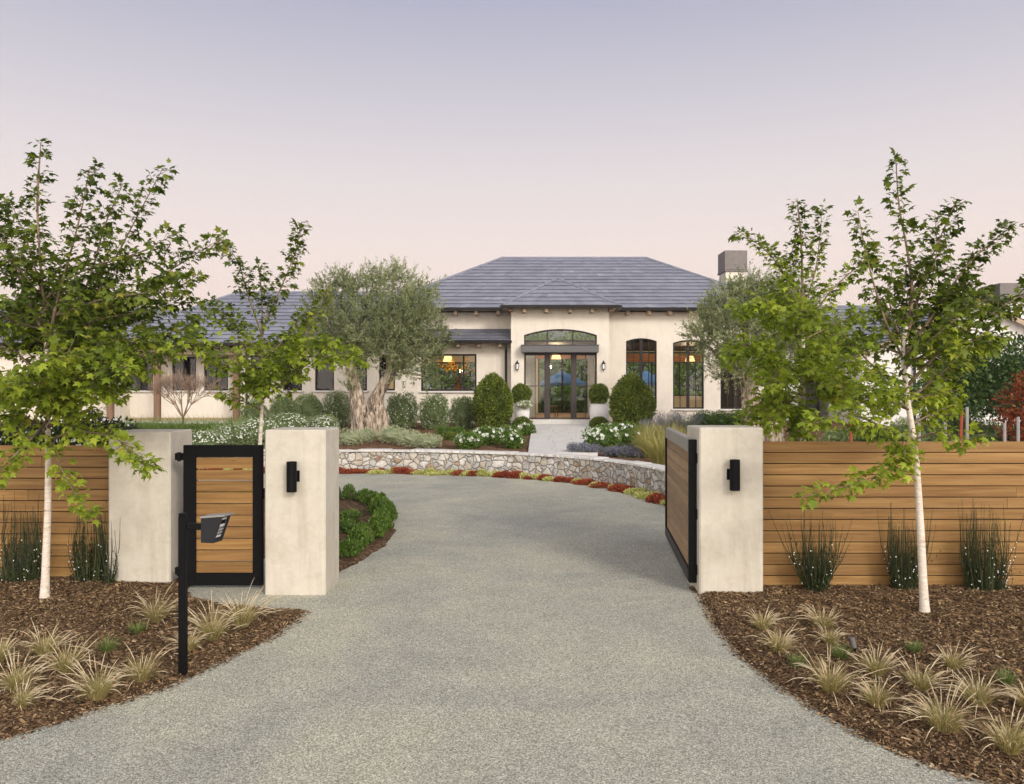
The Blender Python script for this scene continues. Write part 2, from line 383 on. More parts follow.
def m_glass():
    t=NT('window_glass'); tr=t.n('ShaderNodeBsdfTransparent'); tr.inputs[0].default_value=(.92,.94,.93,1)
    gl=t.n('ShaderNodeBsdfGlossy'); gl.inputs['Roughness'].default_value=.02; gl.inputs['Color'].default_value=(.9,.9,.9,1)
    fr=t.n('ShaderNodeFresnel'); fr.inputs['IOR'].default_value=1.5
    mx=t.n('ShaderNodeMixShader'); t.l(t.math('MULTIPLY',fr.outputs[0],.75),mx.inputs[0]); t.l(tr.outputs[0],mx.inputs[1]); t.l(gl.outputs[0],mx.inputs[2])
    return t.done(mx.outputs[0])
M['glass']=m_glass()
M['dark_panel']=m_plain('dark_panelling',(.028,.021,.017),.6)  # near-black colour that makes rooms behind the glass look unlit
def m_emit(name,col,s):
    t=NT(name); e=t.n('ShaderNodeEmission'); e.inputs[0].default_value=(*col,1); e.inputs[1].default_value=s; return t.done(e.outputs[0])
M['lit_shade']=m_emit('lit_lamp_shade',(1,.55,.2),2.2)

# ---------- camera, world, sun ----------
cam=bpy.data.cameras.new('camera'); co=bpy.data.objects.new('camera',cam); COL.objects.link(co)
co.location=(0,0,HC); co.rotation_euler=(R(90),0,0); cam.sensor_width=36; cam.lens=36*F/1024; cam.clip_end=6000; cam.clip_start=.05
SC.camera=co
w=bpy.data.worlds.new('World'); SC.world=w; w.use_nodes=True; nt=w.node_tree; nt.nodes.clear()
def wn(t): return nt.nodes.new(t)
out=wn('ShaderNodeOutputWorld'); bg=wn('ShaderNodeBackground'); nt.links.new(bg.outputs[0],out.inputs[0])
tc=wn('ShaderNodeTexCoord'); sx=wn('ShaderNodeSeparateXYZ'); nt.links.new(tc.outputs['Generated'],sx.inputs[0])
rp=wn('ShaderNodeValToRGB'); cr=rp.color_ramp
stops=[(0.0,(.88,.67,.55)),(.07,(.98,.755,.62)),(.16,(.90,.745,.66)),(.25,(.735,.66,.65)),(.345,(.55,.525,.58)),(.45,(.365,.375,.49)),(.7,(.24,.255,.33)),(1,(.20,.22,.29))]
while len(cr.elements)<len(stops): cr.elements.new(.5)
for e,(p,c) in zip(cr.elements,stops): e.position=p; e.color=(*c,1)
nt.links.new(sx.outputs[2],rp.inputs[0])
# afterglow of the sunset behind the photographer
mr=wn('ShaderNodeMapRange'); mr.inputs['From Min'].default_value=.1; mr.inputs['From Max'].default_value=-1.0; mr.inputs['To Max'].default_value=2.45
mr.interpolation_type='SMOOTHSTEP'
nt.links.new(sx.outputs[1],mr.inputs['Value'])
mz=wn('ShaderNodeMapRange'); mz.inputs['From Min'].default_value=1.0; mz.inputs['From Max'].default_value=.0; mz.inputs['To Min'].default_value=.25; nt.links.new(sx.outputs[2],mz.inputs['Value'])
mm=wn('ShaderNodeMath'); mm.operation='MULTIPLY'; nt.links.new(mr.outputs[0],mm.inputs[0]); nt.links.new(mz.outputs[0],mm.inputs[1])
gl=wn('ShaderNodeMix'); gl.data_type='RGBA'; gl.blend_type='ADD'; gl.inputs[7].default_value=(1.0,.935,.85,1)
nt.links.new(mm.outputs[0],gl.inputs[0]); nt.links.new(rp.outputs[0],gl.inputs[6]); gl.clamp_factor=False
sky=wn('ShaderNodeTexSky'); sky.sky_type='NISHITA'; sky.sun_disc=False; sky.sun_elevation=R(16); sky.sun_rotation=R(172); sky.altitude=50; sky.dust_density=2
sm=wn('ShaderNodeMix'); sm.data_type='RGBA'; sm.blend_type='ADD'; sm.clamp_factor=False; sm.inputs[0].default_value=.006
nt.links.new(gl.outputs[2],sm.inputs[6]); nt.links.new(sky.outputs[0],sm.inputs[7]); nt.links.new(sm.outputs[2],bg.inputs[0])
bg.inputs[1].default_value=1.0
sl=bpy.data.lights.new('sun','SUN'); sl.energy=2.1; sl.angle=R(25); sl.color=(1,.93,.84); so=bpy.data.objects.new('sun',sl); COL.objects.link(so)
sl.angle=R(16); so.rotation_euler=(R(90-27),0,R(31))   # low, behind the photographer
SC.view_settings.view_transform='Standard'; SC.view_settings.look='None'; SC.view_settings.exposure=.18; SC.view_settings.gamma=1
SC.cycles.max_bounces=7; SC.cycles.diffuse_bounces=3; SC.cycles.glossy_bounces=3; SC.cycles.transparent_max_bounces=12; SC.cycles.transmission_bounces=3
SC.cycles.use_denoising=True
# =====================================================================================
# SETTING: ground, driveway, beds, terrace, hills
# =====================================================================================
def sheet(name, poly, z, mat):
    mb=MB(); mb.add([(x,y,z) for x,y in poly],[tuple(range(len(poly)))])
    o=mb.build(name,mat); o['kind']='structure'; return o
sheet('ground',[(-1290,-118),(1290,-118),(1290,1030),(-1290,1030)],-.30,M['soil'])
sheet('driveway',[(-34,-14),(22,-14),(22,25),(-34,25)],0.0,M['gravel'])

# far edge of the driveway as a curve, and the retaining wall that follows it
edge_px=[(341,474),(400,474.3),(480,477),(530,480),(570,484),(600,489),(630,496),(650,503),(664,508)]
E=[(-24,20.6),(-14,21.3),(-8,21.6)]+[tuple(gnd(*p)[:2]) for p in edge_px]+[(3.22,13.6),(3.42,12.0),(3.5,10.6)]
E=[Vector((a,b,0)) for a,b in E]; E=smooth_line(E,6)
def offset(line,d):
    out=[]
    for i,p in enumerate(line):
        t=(line[min(i+1,len(line)-1)]-line[max(i-1,0)]).normalized(); out.append(p+Vector((-t.y,t.x,0))*d)
    return out
WF=offset(E,.52); WB=offset(E,.90); WC=offset(E,.71); WALL_Z=.62
def terr(x,y):
    y=np.asarray(y,dtype=float); return np.interp(y,[9.0,11,14,20,22,27,31,40],[.02,.25,.45,.54,.58,.80,.98,1.0])+0*x
def tpt(px,py):
    """where a picture direction meets the terrace"""
    Y=21.0
    for _ in range(60):
        Y2=(HC-float(terr(0,Y)))*F/(py-392); Y=Y*.6+Y2*.4
    return Vector((gx(px,Y),Y,float(terr(0,Y))))
def tat(px,Y): return Vector((gx(px,Y),Y,float(terr(0,Y))))

def height_sheet(name, x0,x1,y0,y1,step,poly,hf,mat,kind='structure'):
    xs=np.arange(x0,x1+step,step); ys=np.arange(y0,y1+step,step); X,Y=np.meshgrid(xs,ys); sd=sdist(X,Y,poly)
    Z=hf(X,Y,sd); V=np.stack([X.ravel(),Y.ravel(),Z.ravel()],1); nx,ny=len(xs),len(ys)
    i,j=np.meshgrid(np.arange(nx-1),np.arange(ny-1)); a=(j*nx+i).ravel()
    Fc=np.stack([a,a+1,a+nx+1,a+nx],1)
    keep=(sd.ravel()[Fc]>-step*1.6).any(1); Fc=Fc[keep]
    used=np.unique(Fc); mp=-np.ones(len(V),int); mp[used]=np.arange(len(used))
    o=np_mesh(name,V[used],mp[Fc],mat,smooth=True); o['kind']=kind; return o

LB=[(-30,2.6),(-14,3.3),(-6,4.05),(-4.5,4.45),(-3.75,4.78)]+[tuple(gnd(*p)[:2]) for p in [(0,740),(60,722),(110,705),(160,690),(200,672),(235,655),(270,638),(296,620),(306,612),(290,611),(262,609.5),(235,606),(205,602),(192,597),(187,590)]]+[(-3.70,9.35),(-4.4,9.5),(-4.4,9.48),(-30,9.48)]
RB=[tuple(gnd(*p)[:2]) for p in [(700,594),(715,625),(740,655),(775,683),(820,712),(870,740),(930,765),(985,782)]]+[(3.2,4.32),(4.2,4.05),(6,3.75),(12,3.3),(26,2.8),(26,9.02),(2.0,9.02),(1.98,8.75)]
IB=[(-2.15,9.5)]+[tuple(gnd(*p)[:2]) for p in [(341,571),(362,561),(385,546),(396,531),(394,516),(380,505),(352,497)]]+[(-6,17.5),(-10,18.0),(-26,17.4),(-26,9.5),(-4.6,9.5),(-4.55,10.4),(-3.1,10.6),(-2.75,9.6)]
def bed_h(fy, lift):
    def f(X,Y,sd):
        n=vnoise(X*2.1,Y*2.1,3)*.018+vnoise(X*7,Y*7,5)*.012+vnoise(X*19,Y*19,8)*.008
        e=sd+vnoise(X*9,Y*9,12)*.025
        h=np.clip(e*.45,-.06,.032)+np.clip(e*2,0,1)*n+np.clip((Y-fy+1.6)/1.6,0,1)*lift*np.clip(e*2,0,1)
        return np.where(e<0,np.minimum(h,-.012),h)
    return f
hL=bed_h(9.4,.02); hR=bed_h(9.0,.02); hI=bed_h(30,.0)
height_sheet('planting_bed',-16,-1.9,2.8,9.5,.05,LB,hL,M['mulch'])
height_sheet('planting_bed',1.7,15,2.9,9.1,.05,RB,hR,M['mulch'])
height_sheet('planting_bed',-26,-1.5,9.4,18.3,.12,IB,hI,M['mulch'])
def Lz(x,y): 
    a=np.array([[x]],float);b=np.array([[y]],float); return float(hL(a,b,sdist(a,b,LB))[0,0])
def Rz_(x,y):
    a=np.array([[x]],float);b=np.array([[y]],float); return float(hR(a,b,sdist(a,b,RB))[0,0])

TP=[(p.x,p.y) for p in WC]+[(3.6,9.12),(30,9.12),(30,62),(-34,62),(-34,20.4)]
def th(X,Y,sd):
    n=vnoise(X*.7,Y*.7,4)*.04+vnoise(X*3,Y*3,6)*.02
    h=terr(X,Y)+n*np.clip((Y-9.3)/2,0,1)-.02
    return np.where(sd>0.02,h,-.25)
height_sheet('terrace_garden',-34,30,9.1,62,.17,TP,th,M['mulch_far'])
# lawn behind the house, seen through its windows
mb=MB()
mb.add([(-34,61.5,.95),(40,61.5,.95),(60,100,1.5),(-60,100,1.5)],[(0,1,2,3)]); o=mb.build('lawn',m_plain('lawn_grass',(.10,.17,.04),.95,0,.3,8)); o['kind']='structure'

# hills
def ridge(name,Y0,Y1,x0,x1,hf,n=160,rows=14):
    xs=np.linspace(x0,x1,n); V=[];
    for r in range(rows):
        t=r/(rows-1); y=Y0+(Y1-Y0)*t
        for x in xs: V.append((x,y, hf(x)*math.sin(t*math.pi/2)**1.2-2+float(vnoise(np.array([x*.01]),np.array([y*.01]),2)[0])*hf(x)*.08*t))
    V=np.array(V); i,j=np.meshgrid(np.arange(n-1),np.arange(rows-1)); a=(j*n+i).ravel()
    o=np_mesh(name,V,np.stack([a,a+1,a+n+1,a+n],1),M['hill'],smooth=True); o['kind']='structure'
def hf1(x): return 108-.036*(x+400)+7*math.sin(x*.011+1)+5*math.sin(x*.023)+2*math.sin(x*.06)
def hf2(x): return 165+30*math.sin(x*.0013+1.4)+12*math.sin(x*.005+1)
ridge('hills',620,1000,-1280,1280,lambda x:hf1(x)*.93)
def hill3(x): return 13.5*math.exp(-((x+75)/48)**2)
ridge('hillside',66,125,-190,40,hill3,120,12)

# bark chips on the two front beds: loose ground cover
def chips(name, poly, hf, bbox, n, far=1e9):
    x=RNG.uniform(bbox[0],bbox[1],n); y=RNG.uniform(bbox[2],bbox[3],n); sd=sdist(x,y,poly)
    k=(sd>.0)&((np.abs(x)/y)<.72); x=x[k];y=y[k];sd=sd[k]
    z=hf(x,y,sd)+RNG.uniform(.001,.012,len(x)); n=len(x)
    L=RNG.uniform(.006,.020,n)*(1+.8*(RNG.random(n)>.93)); W=L*RNG.uniform(.18,.5,n); a=RNG.uniform(0,6.283,n)
    tl=RNG.normal(0,.28,n); tw=RNG.normal(0,.4,n)
    dx=np.stack([np.cos(a)*np.cos(tl),np.sin(a)*np.cos(tl),np.sin(tl)],1); dy=np.stack([-np.sin(a)*np.cos(tw),np.cos(a)*np.cos(tw),np.sin(tw)],1)
    C=np.stack([x,y,z],1); L=L[:,None];W=W[:,None]
    V=np.stack([C-dx*L-dy*W*.6,C+dx*L*.8-dy*W,C+dx*L+dy*W*.5,C-dx*L*.7+dy*W],1).reshape(-1,3)
    o=np_mesh(name,V,np.arange(n*4).reshape(n,4),M['chip'],np.clip(RNG.beta(2,2.4,n),0,1)); return o
tag(chips('bark_chips',LB,hL,(-6.6,-1.9,4.2,9.45),110000),'loose brown bark chips covering the left front bed','bark chips',kind='stuff')
tag(chips('bark_chips',RB,hR,(1.7,6.8,3.9,9.0),130000),'loose brown bark chips covering the right front bed','bark chips',kind='stuff')
# stray gravel and chips along the driveway edge
def strays(name, lines, n, mat, sp, size):
    P=[]
    for line in lines:
        A=np.array(line)
        for i in range(len(A)-1):
            L=np.hypot(*(A[i+1]-A[i])); m=int(n*L)
            t=RNG.random(m)[:,None]; q=A[i]+(A[i+1]-A[i])*t
            d=(A[i+1]-A[i])/L; nn=np.array([-d[1],d[0]]); P.append(q+nn*RNG.normal(0,sp,m)[:,None])
    P=np.concatenate(P); n=len(P); z=RNG.uniform(.004,.012,n); C=np.column_stack([P,z])
    s=RNG.uniform(*size,n)[:,None]; a=RNG.uniform(0,6.28,n)
    u=np.stack([np.cos(a),np.sin(a),RNG.normal(0,.2,n)],1)*s; v=np.stack([-np.sin(a),np.cos(a),RNG.normal(0,.2,n)],1)*s*.6
    V=np.stack([C-u-v,C+u-v,C+u+v,C-u+v],1).reshape(-1,3)
    return np_mesh(name,V,np.arange(n*4).reshape(n,4),mat,RNG.random(n))
tag(strays('scattered_bark',[LB[4:17],RB[:10]],420,M['chip'],.035,(.004,.013)),'stray bark crumbs spilled along the driveway edge','bark crumbs',kind='stuff')

# =====================================================================================
# RETAINING WALL of fieldstone
# =====================================================================================
def stone_wall():
    root=empty('stone_wall',(0,0,0),0,'low curved retaining wall of irregular pale fieldstones with flat cap along the driveway','wall')
    n=len(WF); nz=12; V=[];Fc=[]
    # densify along the length
    fr=[];bk=[]
    for i in range(n-1):
        L=(WF[i+1]-WF[i]).length; m=max(1,int(L/.07))
        for k in range(m): fr.append(WF[i].lerp(WF[i+1],k/m)); bk.append(WB[i].lerp(WB[i+1],k/m))
    fr.append(WF[-1]); bk.append(WB[-1]); m=len(fr)
    for i in range(m):
        for j in range(nz+1):
            z=-.1+(.665)*j/nz
            s=i*.07; b=float(vnoise(np.array([s*4.5+.1]),np.array([z*6]),21)[0])*.022+float(vnoise(np.array([s*12]),np.array([z*14]),22)[0])*.008
            d=(bk[i]-fr[i]).normalized(); p=fr[i]+d*(b+.015); V.append((p.x,p.y,z))
    for i in range(m-1):
        for j in range(nz):
            a=i*(nz+1)+j; Fc.append((a,a+nz+1,a+nz+2,a+1))
    np_mesh('stone_face',V,Fc,M['stone'],parent=root)
    mb=MB()
    for i in range(m-1):
        b0,b1=bk[i],bk[i+1]; mb.add([(b0.x,b0.y,-.1),(b1.x,b1.y,-.1),(b1.x,b1.y,.56),(b0.x,b0.y,.56)],[(0,3,2,1)])
    for k in (0,m-1):
        a,b=fr[k],bk[k]; mb.add([(a.x,a.y,-.1),(b.x,b.y,-.1),(b.x,b.y,.56),(a.x,a.y,.56)],[(0,1,2,3)])
    mb.build('wall_core',M['stone'],root)
    cp=MB(); i=0; step=9
    while i<m-1:
        j=min(m-1,i+step+random.randint(-3,4)); dz=random.uniform(-.02,.012); r=random.random()
        if j-i<2: j=m-1
        ring=[]
        for k in range(i,j+1):
            d=(bk[k]-fr[k]).normalized(); j1=random.uniform(-.025,.025)
            g=.006 if k in (i,j) else 0
            ring.append((fr[k]-d*(.035+j1), bk[k]+d*.03))
        vs=[];fs=[]
        for (a,b) in ring:
            vs+= [(a.x,a.y,.563),(a.x,a.y,WALL_Z+dz-.012),((a.x*.93+b.x*.07),(a.y*.93+b.y*.07),WALL_Z+dz),(b.x,b.y,WALL_Z+dz-.003),(b.x,b.y,.563)]
        for k in range(len(ring)-1):
            o=k*5
            for q in range(4): fs.append((o+q,o+5+q,o+6+q,o+q+1))
            fs.append((o+4,o+9,o+5,o))
        fs.append((0,1,2,3,4)); e=(len(ring)-1)*5; fs.append((e+4,e+3,e+2,e+1,e))
        cp.add(vs,fs,r); i=j
    cp.build('wall_cap',M['stone_cap'],root)
stone_wall()

# walkway and entrance steps
def walkway():
    mb=MB()
    def edge(t): # t along Y 20.9..30.2
        y=20.95+(30.2-20.95)*t
        xl=np.interp(y,[20.95,24,30.2],[.42,.52,.78]); xr=np.interp(y,[20.95,24,30.2],[2.25,2.55,2.92]); return y,xl,xr
    ts=[0];
    while ts[-1]<1: ts.append(min(1,ts[-1]+random.uniform(.075,.12)))
    for a,b in zip(ts[:-1],ts[1:]):
        y0,l0,r0=edge(a); y1,l1,r1=edge(b); cuts=[0,random.uniform(.28,.42),random.uniform(.58,.75),1]
        za=float(terr(0,y0))-.13*0; 
        for u,v in zip(cuts[:-1],cuts[1:]):
            g=.003; z=float(terr(0,y0*.5+y1*.5))+.06; 
            p=[(l0+(r0-l0)*u+g,y0+g),(l0+(r0-l0)*v-g,y0+g),(l1+(r1-l1)*v-g,y1-g),(l1+(r1-l1)*u+g,y1-g)]
            Z=[float(terr(0,q[1]))+.05 for q in p]; mb.add([(x,y,z_-.25) for (x,y),z_ in zip(p,Z)]+[(x,y,z_) for (x,y),z_ in zip(p,Z)],[(4,5,6,7),(0,1,5,4),(1,2,6,5),(2,3,7,6),(3,0,4,7)],random.random())
    o=mb.build('stone_walkway',M['limestone']); o['kind']='structure'
walkway()
def steps():
    root=empty('entrance_steps',(gx(562,30.6),30.2,.7),0,'three pale limestone steps below the glass front door','steps')
    x0,x1=gx(532,30.2),gx(591,30.2); cx=gx(562,30.6)
    for k,(y0,y1,za,zb) in enumerate([(30.22,30.72,.5,1.03),(30.62,31.12,.5,1.08),(31.02,31.9,.5,1.125)]):
        mb=MB(); mb.bevbox(x0-cx+.04*k-.05*(k==2),x1-cx-.02*k+.2*(k==2),y0-30.2,y1-30.2,za-.7,zb-.7,.012,random.random()); mb.build('step',M['limestone'],root)
    for px in (517.5,607.5):
        mb=MB(); x=gx(px,30.3)-cx; mb.bevbox(x-.14,x+.14,.02,.9,-.2,.42,.01); mb.build('cheek_block',M['pillar'],root)
steps()

# =====================================================================================
# GATE PILLARS, LAMPS, FENCES, GATES, KEYPAD POST
# =====================================================================================
def pillar(x0,x1,y0,y1,ztop,label,zb=-.15):
    cx=(x0+x1)/2; cy=(y0+y1)/2
    bm=MB(); nx,ny,nz=8,8,22; 
    bm.bevbox(x0-cx,x1-cx,y0-cy,y1-cy,zb,ztop,.016)
    o=bm.build('stucco_pillar',M['pillar']); o.location=(cx,cy,0); return tag(o,label,'pillar')
PIL=[pillar(gx(264.5,8.67),gx(325.5,8.67),8.67,9.36,1.79,'cream stucco gate pillar with a black lamp, between the pedestrian gate and the driveway'),
     pillar(gx(108,9.07),gx(170.3,9.07),9.07,9.70,1.75,'blank cream stucco pillar without a lamp, at the end of the left wooden fence'),
     pillar(gx(699.5,8.67),gx(763.5,8.67),8.67,9.30,1.815,'cream stucco gate pillar with a black lamp, beside the open driveway gate')]
def wall_lamp(px,py0,py1,Y,label,side):
    root=empty('wall_lamp',(gx(px,Y),Y,gz((py0+py1)/2,Y)),0,label,'wall lamp')
    h=(py1-py0)/2*Y/F; r=.054; c=-.082
    mb=MB(); mb.lathe((0,c,0),[(r*.8,-h),(r,-h),(r,-h+.004),(r,h-.004),(r,h),(r*.86,h),(r*.86,h-.03)],28); mb.build('cylinder_shade',M['black'],root,True).data
    mb=MB(); mb.bevbox(side*.022-.045,side*.022+.045,-.014,-.001,-.06,.06,.003); mb.bevbox(side*.012-.02,side*.012+.02,c,-.015,-.05,.05,.003); mb.build('mounting_plate',M['black'],root)
wall_lamp(293.7,461,491,8.67,'black cylinder lamp on the pillar right of the pedestrian gate',1)
wall_lamp(732.8,459,489.5,8.67,'black cylinder lamp on the pillar beside the open driveway gate',-1)

def fence(x0,x1,Y,z0,z1,n,label):
    root=empty('wooden_fence',((x0+x1)/2,Y,0),0,label,'fence'); w=(x1-x0)/2; p=(z1-z0)/n
    mb=MB()
    for i in range(n):
        a=z0+p*i+.0048; b=z0+p*(i+1)-.0048; xs=[-w]; 
        while xs[-1]<w: xs.append(min(w,xs[-1]+random.uniform(2.4,4.2)))
        if len(xs)>2 and xs[-1]-xs[-2]<.8: xs.pop(-2)
        for u,v in zip(xs[:-1],xs[1:]):
            y=random.uniform(-.002,.002); mb.bevbox(u+.001,v-.001,-.022+y,0+y,a,b,.0025,random.random())
    mb.build('board_panel',M['fence'],root)
    mb=MB(); mb.box(-w,w,.006,.02,z0-.1,z1-.02); mb.build('backing',M['black_soft'],root)  # black sheet added so the gaps between boards look shaded
    k=int(2*w/2.0)
    for i in range(k+1):
        mb=MB(); x=-w+.06+(2*w-.12)*i/k; mb.bevbox(x-.045,x+.045,.022,.11,-.2,z1-.005,.004,random.random()); mb.build('post',M['post_wood'],root)
    mb=MB(); mb.bevbox(-w,w,.0225,.075,z1-.1,z1-.012,.004,.4); mb.build('rail',M['fence'],root)
fence(-15,gx(108,9.3)+.12,9.38,.02,1.58,12,'long cedar board fence left of the blank stucco pillar')
fence(gx(763.5,8.95)-.02,14.5,8.97,.02,1.65,13,'long cedar board fence right of the driveway gate pillar')

def ped_gate():
    Y=8.98; x0,x1=gx(184.2,Y),gx(264,Y)-.012; z0,z1=.035,gz(445,Y); cx=(x0+x1)/2; w=(x1-x0)/2
    root=empty('pedestrian_gate',(cx,Y,0),0,'narrow wooden plank gate in a wide black frame between two stucco pillars','gate')
    fw=.142
    mb=MB(); mb.bevbox(-w,-w+fw,-.03,.03,z0,z1,.004); mb.bevbox(w-fw*.75,w,-.03,.03,z0,z1,.004)
    mb.bevbox(-w+fw,w-fw*.75,-.028,.028,z0+.0,z0+.135,.004); mb.bevbox(-w+fw,w-fw*.75,-.028,.028,z1-.135,z1,.004); mb.build('frame',M['black'],root)
    mb=MB(); a,b=z0+.135,z1-.135; n=10; p=(b-a)/n
    for i in range(n):
        mb.bevbox(-w+fw-.01,w-fw*.75+.01,-.012,.012,a+p*i+.004,a+p*(i+1)-(.006 if i not in (8,) else .016),.002,random.random())
    mb.build('plank_panel',M['fence_dark'],root)
    for z in (z1-.13,z0+.16):
        mb=MB(); mb.bevbox(-w-.10,-w+.0,-.02,.02,z-.04,z+.04,.006); mb.tube([(-w-.045,-.03,z-.05),(-w-.045,-.03,z+.05)],.022,10); mb.build('hinge',M['black'],root)
    mb=MB(); mb.bevbox(w,w+.03,-.01,.01,1.0,1.12,.002); mb.build('latch',M['black'],root)
ped_gate()

def drive_gate():
    p0=Vector((gx(689,8.8),8.8,0)); p1=Vector((gx(665,11.78),11.78,0)); L=(p1-p0).length; a=math.atan2(p1.y-p0.y,p1.x-p0.x)
    root=empty('driveway_gate',(p0.x,p0.y,0),a,'wide wooden plank gate in a black frame, swung open along the driveway','gate')
    z0,z1=.10,1.675; t=.085
    mb=MB(); mb.bevbox(0,.085,-t,0,z0,z1,.004); mb.bevbox(L-.085,L,-t,0,z0,z1,.004); mb.bevbox(.085,L-.085,-t+.003,-.003,z0,z0+.13,.004); mb.build('frame',M['black'],root)
    mb=MB(); mb.bevbox(.086,L-.086,-t-.002,.003,z1-.14,z1+.004,.004); mb.build('top_rail',M['grey_rail'],root)
    mb=MB(); mb.bevbox(.086,L-.086,-.0028,.004,z0+.001,z0+.129,.002); mb.build('bottom_rail',M['gutter'],root)
    mb=MB(); a_,b=z0+.131,z1-.141; n=10; p=(b-a_)/n
    for i in range(n): mb.bevbox(.086,L-.086,-.05,-.022,a_+p*i+.003,a_+p*(i+1)-.003,.003,random.random())
    mb.build('plank_panel',M['gate_wood'],root)
    for z in (z1-.20,.86,z0+.15):
        mb=MB(); mb.tube([(-.012,-t-.005,z-.055),(-.012,-t-.005,z+.055)],.022,10); mb.bevbox(-.006,.05,-t-.018,-t-.001,z-.05,z+.05,.003); mb.build('hinge',M['black'],root)
drive_gate()

def keypad_post():
    b=gnd(183,672,.03); root=empty('keypad_post',(b.x,b.y,.02),0,'black metal post with an arm holding a hooded entry keypad beside the driveway','keypad post')
    H=gz(513,b.y)-.02
    mb=MB(); mb.bevbox(-.028,.028,-.028,.028,-.08,H-.02,.006); mb.bevbox(-.026,.026,-.026,.026,H-.02,H,.004); mb.build('post',M['black'],root)
    z=gz(526.5,b.y)-.02
    mb=MB(); mb.bevbox(.034,.2,-.022,.022,z-.024,z+.024,.004); mb.build('arm',M['black'],root)
    # hooded box: profile in the x-z plane, turned a little towards the camera
    hx=.16; zt,zb=z+.085,z-.115
    prof=[(0,zb),(.125,zb),(.215,zt+.012),(.205,zt+.02),(0,zt)]
    h=bpy.data.objects.new('housing',None)
    mb=MB(); D=.062
    outer=[(0,zb),(.118,zb),(.205,zt+.004),(0,zt-.012)]
    vs=[(x,-D,q) for x,q in outer]+[(x,D,q) for x,q in outer]
    mb.add(vs,[(0,1,2,3),(7,6,5,4),(0,4,5,1),(3,2,6,7),(0,3,7,4)])
    # recessed front
    def lerp(a,b,t): return a+(b-a)*t
    A=(.118,zb);B=(.205,zt+.004); dx,dz=B[0]-A[0],B[1]-A[1]; L=math.hypot(dx,dz); nx,nz=dz/L,-dx/L
    ins=.022
    i0=(A[0]+dx*.12-nx*ins,A[1]+dz*.12-nz*ins); i1=(A[0]+dx*.92-nx*ins,A[1]+dz*.92-nz*ins)
    o0=(A[0]+dx*.08,A[1]+dz*.08); o1=(A[0]+dx*.95,A[1]+dz*.95); d=D-.012
    vs=[(A[0],-D,A[1]),(A[0],D,A[1]),(B[0],D,B[1]),(B[0],-D,B[1]),
        (o0[0],-d,o0[1]),(o0[0],d,o0[1]),(o1[0],d,o1[1]),(o1[0],-d,o1[1]),
        (i0[0],-d,i0[1]),(i0[0],d,i0[1]),(i1[0],d,i1[1]),(i1[0],-d,i1[1])]
    mb.add(vs,[(0,1,5,4),(1,2,6,5),(2,3,7,6),(3,0,4,7),(4,5,9,8),(5,6,10,9),(6,7,11,10),(7,4,8,11),(8,9,10,11)])
    bx=mb.build('keypad_housing',M['keypad'],root); bx.location=(.175,0,0); bx.rotation_euler=(0,0,R(-12)); bx.scale=(.88,1,1)
    # hood plate
    mb=MB(); vs=[(-.004,-D-.006,zt-.011),(.232,-D-.006,zt+.0085),(.232,D+.006,zt+.0085),(-.004,D+.006,zt-.011)]
    mb.add(vs+[(x,y,q+.012) for x,y,q in vs],[(3,2,1,0),(4,5,6,7),(0,1,5,4),(1,2,6,5),(2,3,7,6),(3,0,4,7)]); mb.build('hood',M['grey_rail'],bx)
    def P(u,v,o=.004):  # on the recessed face
        x=A[0]+dx*u-nx*(ins-o); q=A[1]+dz*u-nz*(ins-o); return (x,v,q)
    mb=MB(); mb.add([P(.14,-.048),P(.14,.048),P(.9,.048),P(.9,-.048)],[(0,1,2,3)]); mb.build('face_plate',M['steel'],bx)
    for (u0,u1,v0,v1) in [(.66,.82,-.04,.04)]:
        mb=MB(); mb.add([P(u0,v0,.007),P(u0,v1,.007),P(u1,v1,.007),P(u1,v0,.007)],[(0,1,2,3)]); mb.build('screen',M['black'],bx)
    for r in range(3):
        for c in range(3):
            mb=MB(); u=.24+.12*r; v=-.028+.028*c
            mb.add([P(u,v-.009,.009),P(u,v+.009,.009),P(u+.075,v+.009,.009),P(u+.075,v-.009,.009)],[(0,1,2,3)]); mb.build('button',M['black'],bx)
keypad_post()

def path_light():
    p=gnd(855,652,.04); root=empty('path_light',(p.x,p.y,.03),0,'small dark cylinder garden spotlight standing among straw grasses in the right bed','garden light')
    mb=MB(); mb.tube([(0,0,-.05),(0,0,.06)],.011,8); mb.build('stem',M['black'],root)
    mb=MB(); mb.lathe((0,0,.04),[(.022,0),(.027,.004),(.027,.085),(.024,.09),(.024,.075)],16); o=mb.build('lamp_head',M['cap_metal'],root,False); o.rotation_euler=(R(-12),R(-8),0)
path_light()
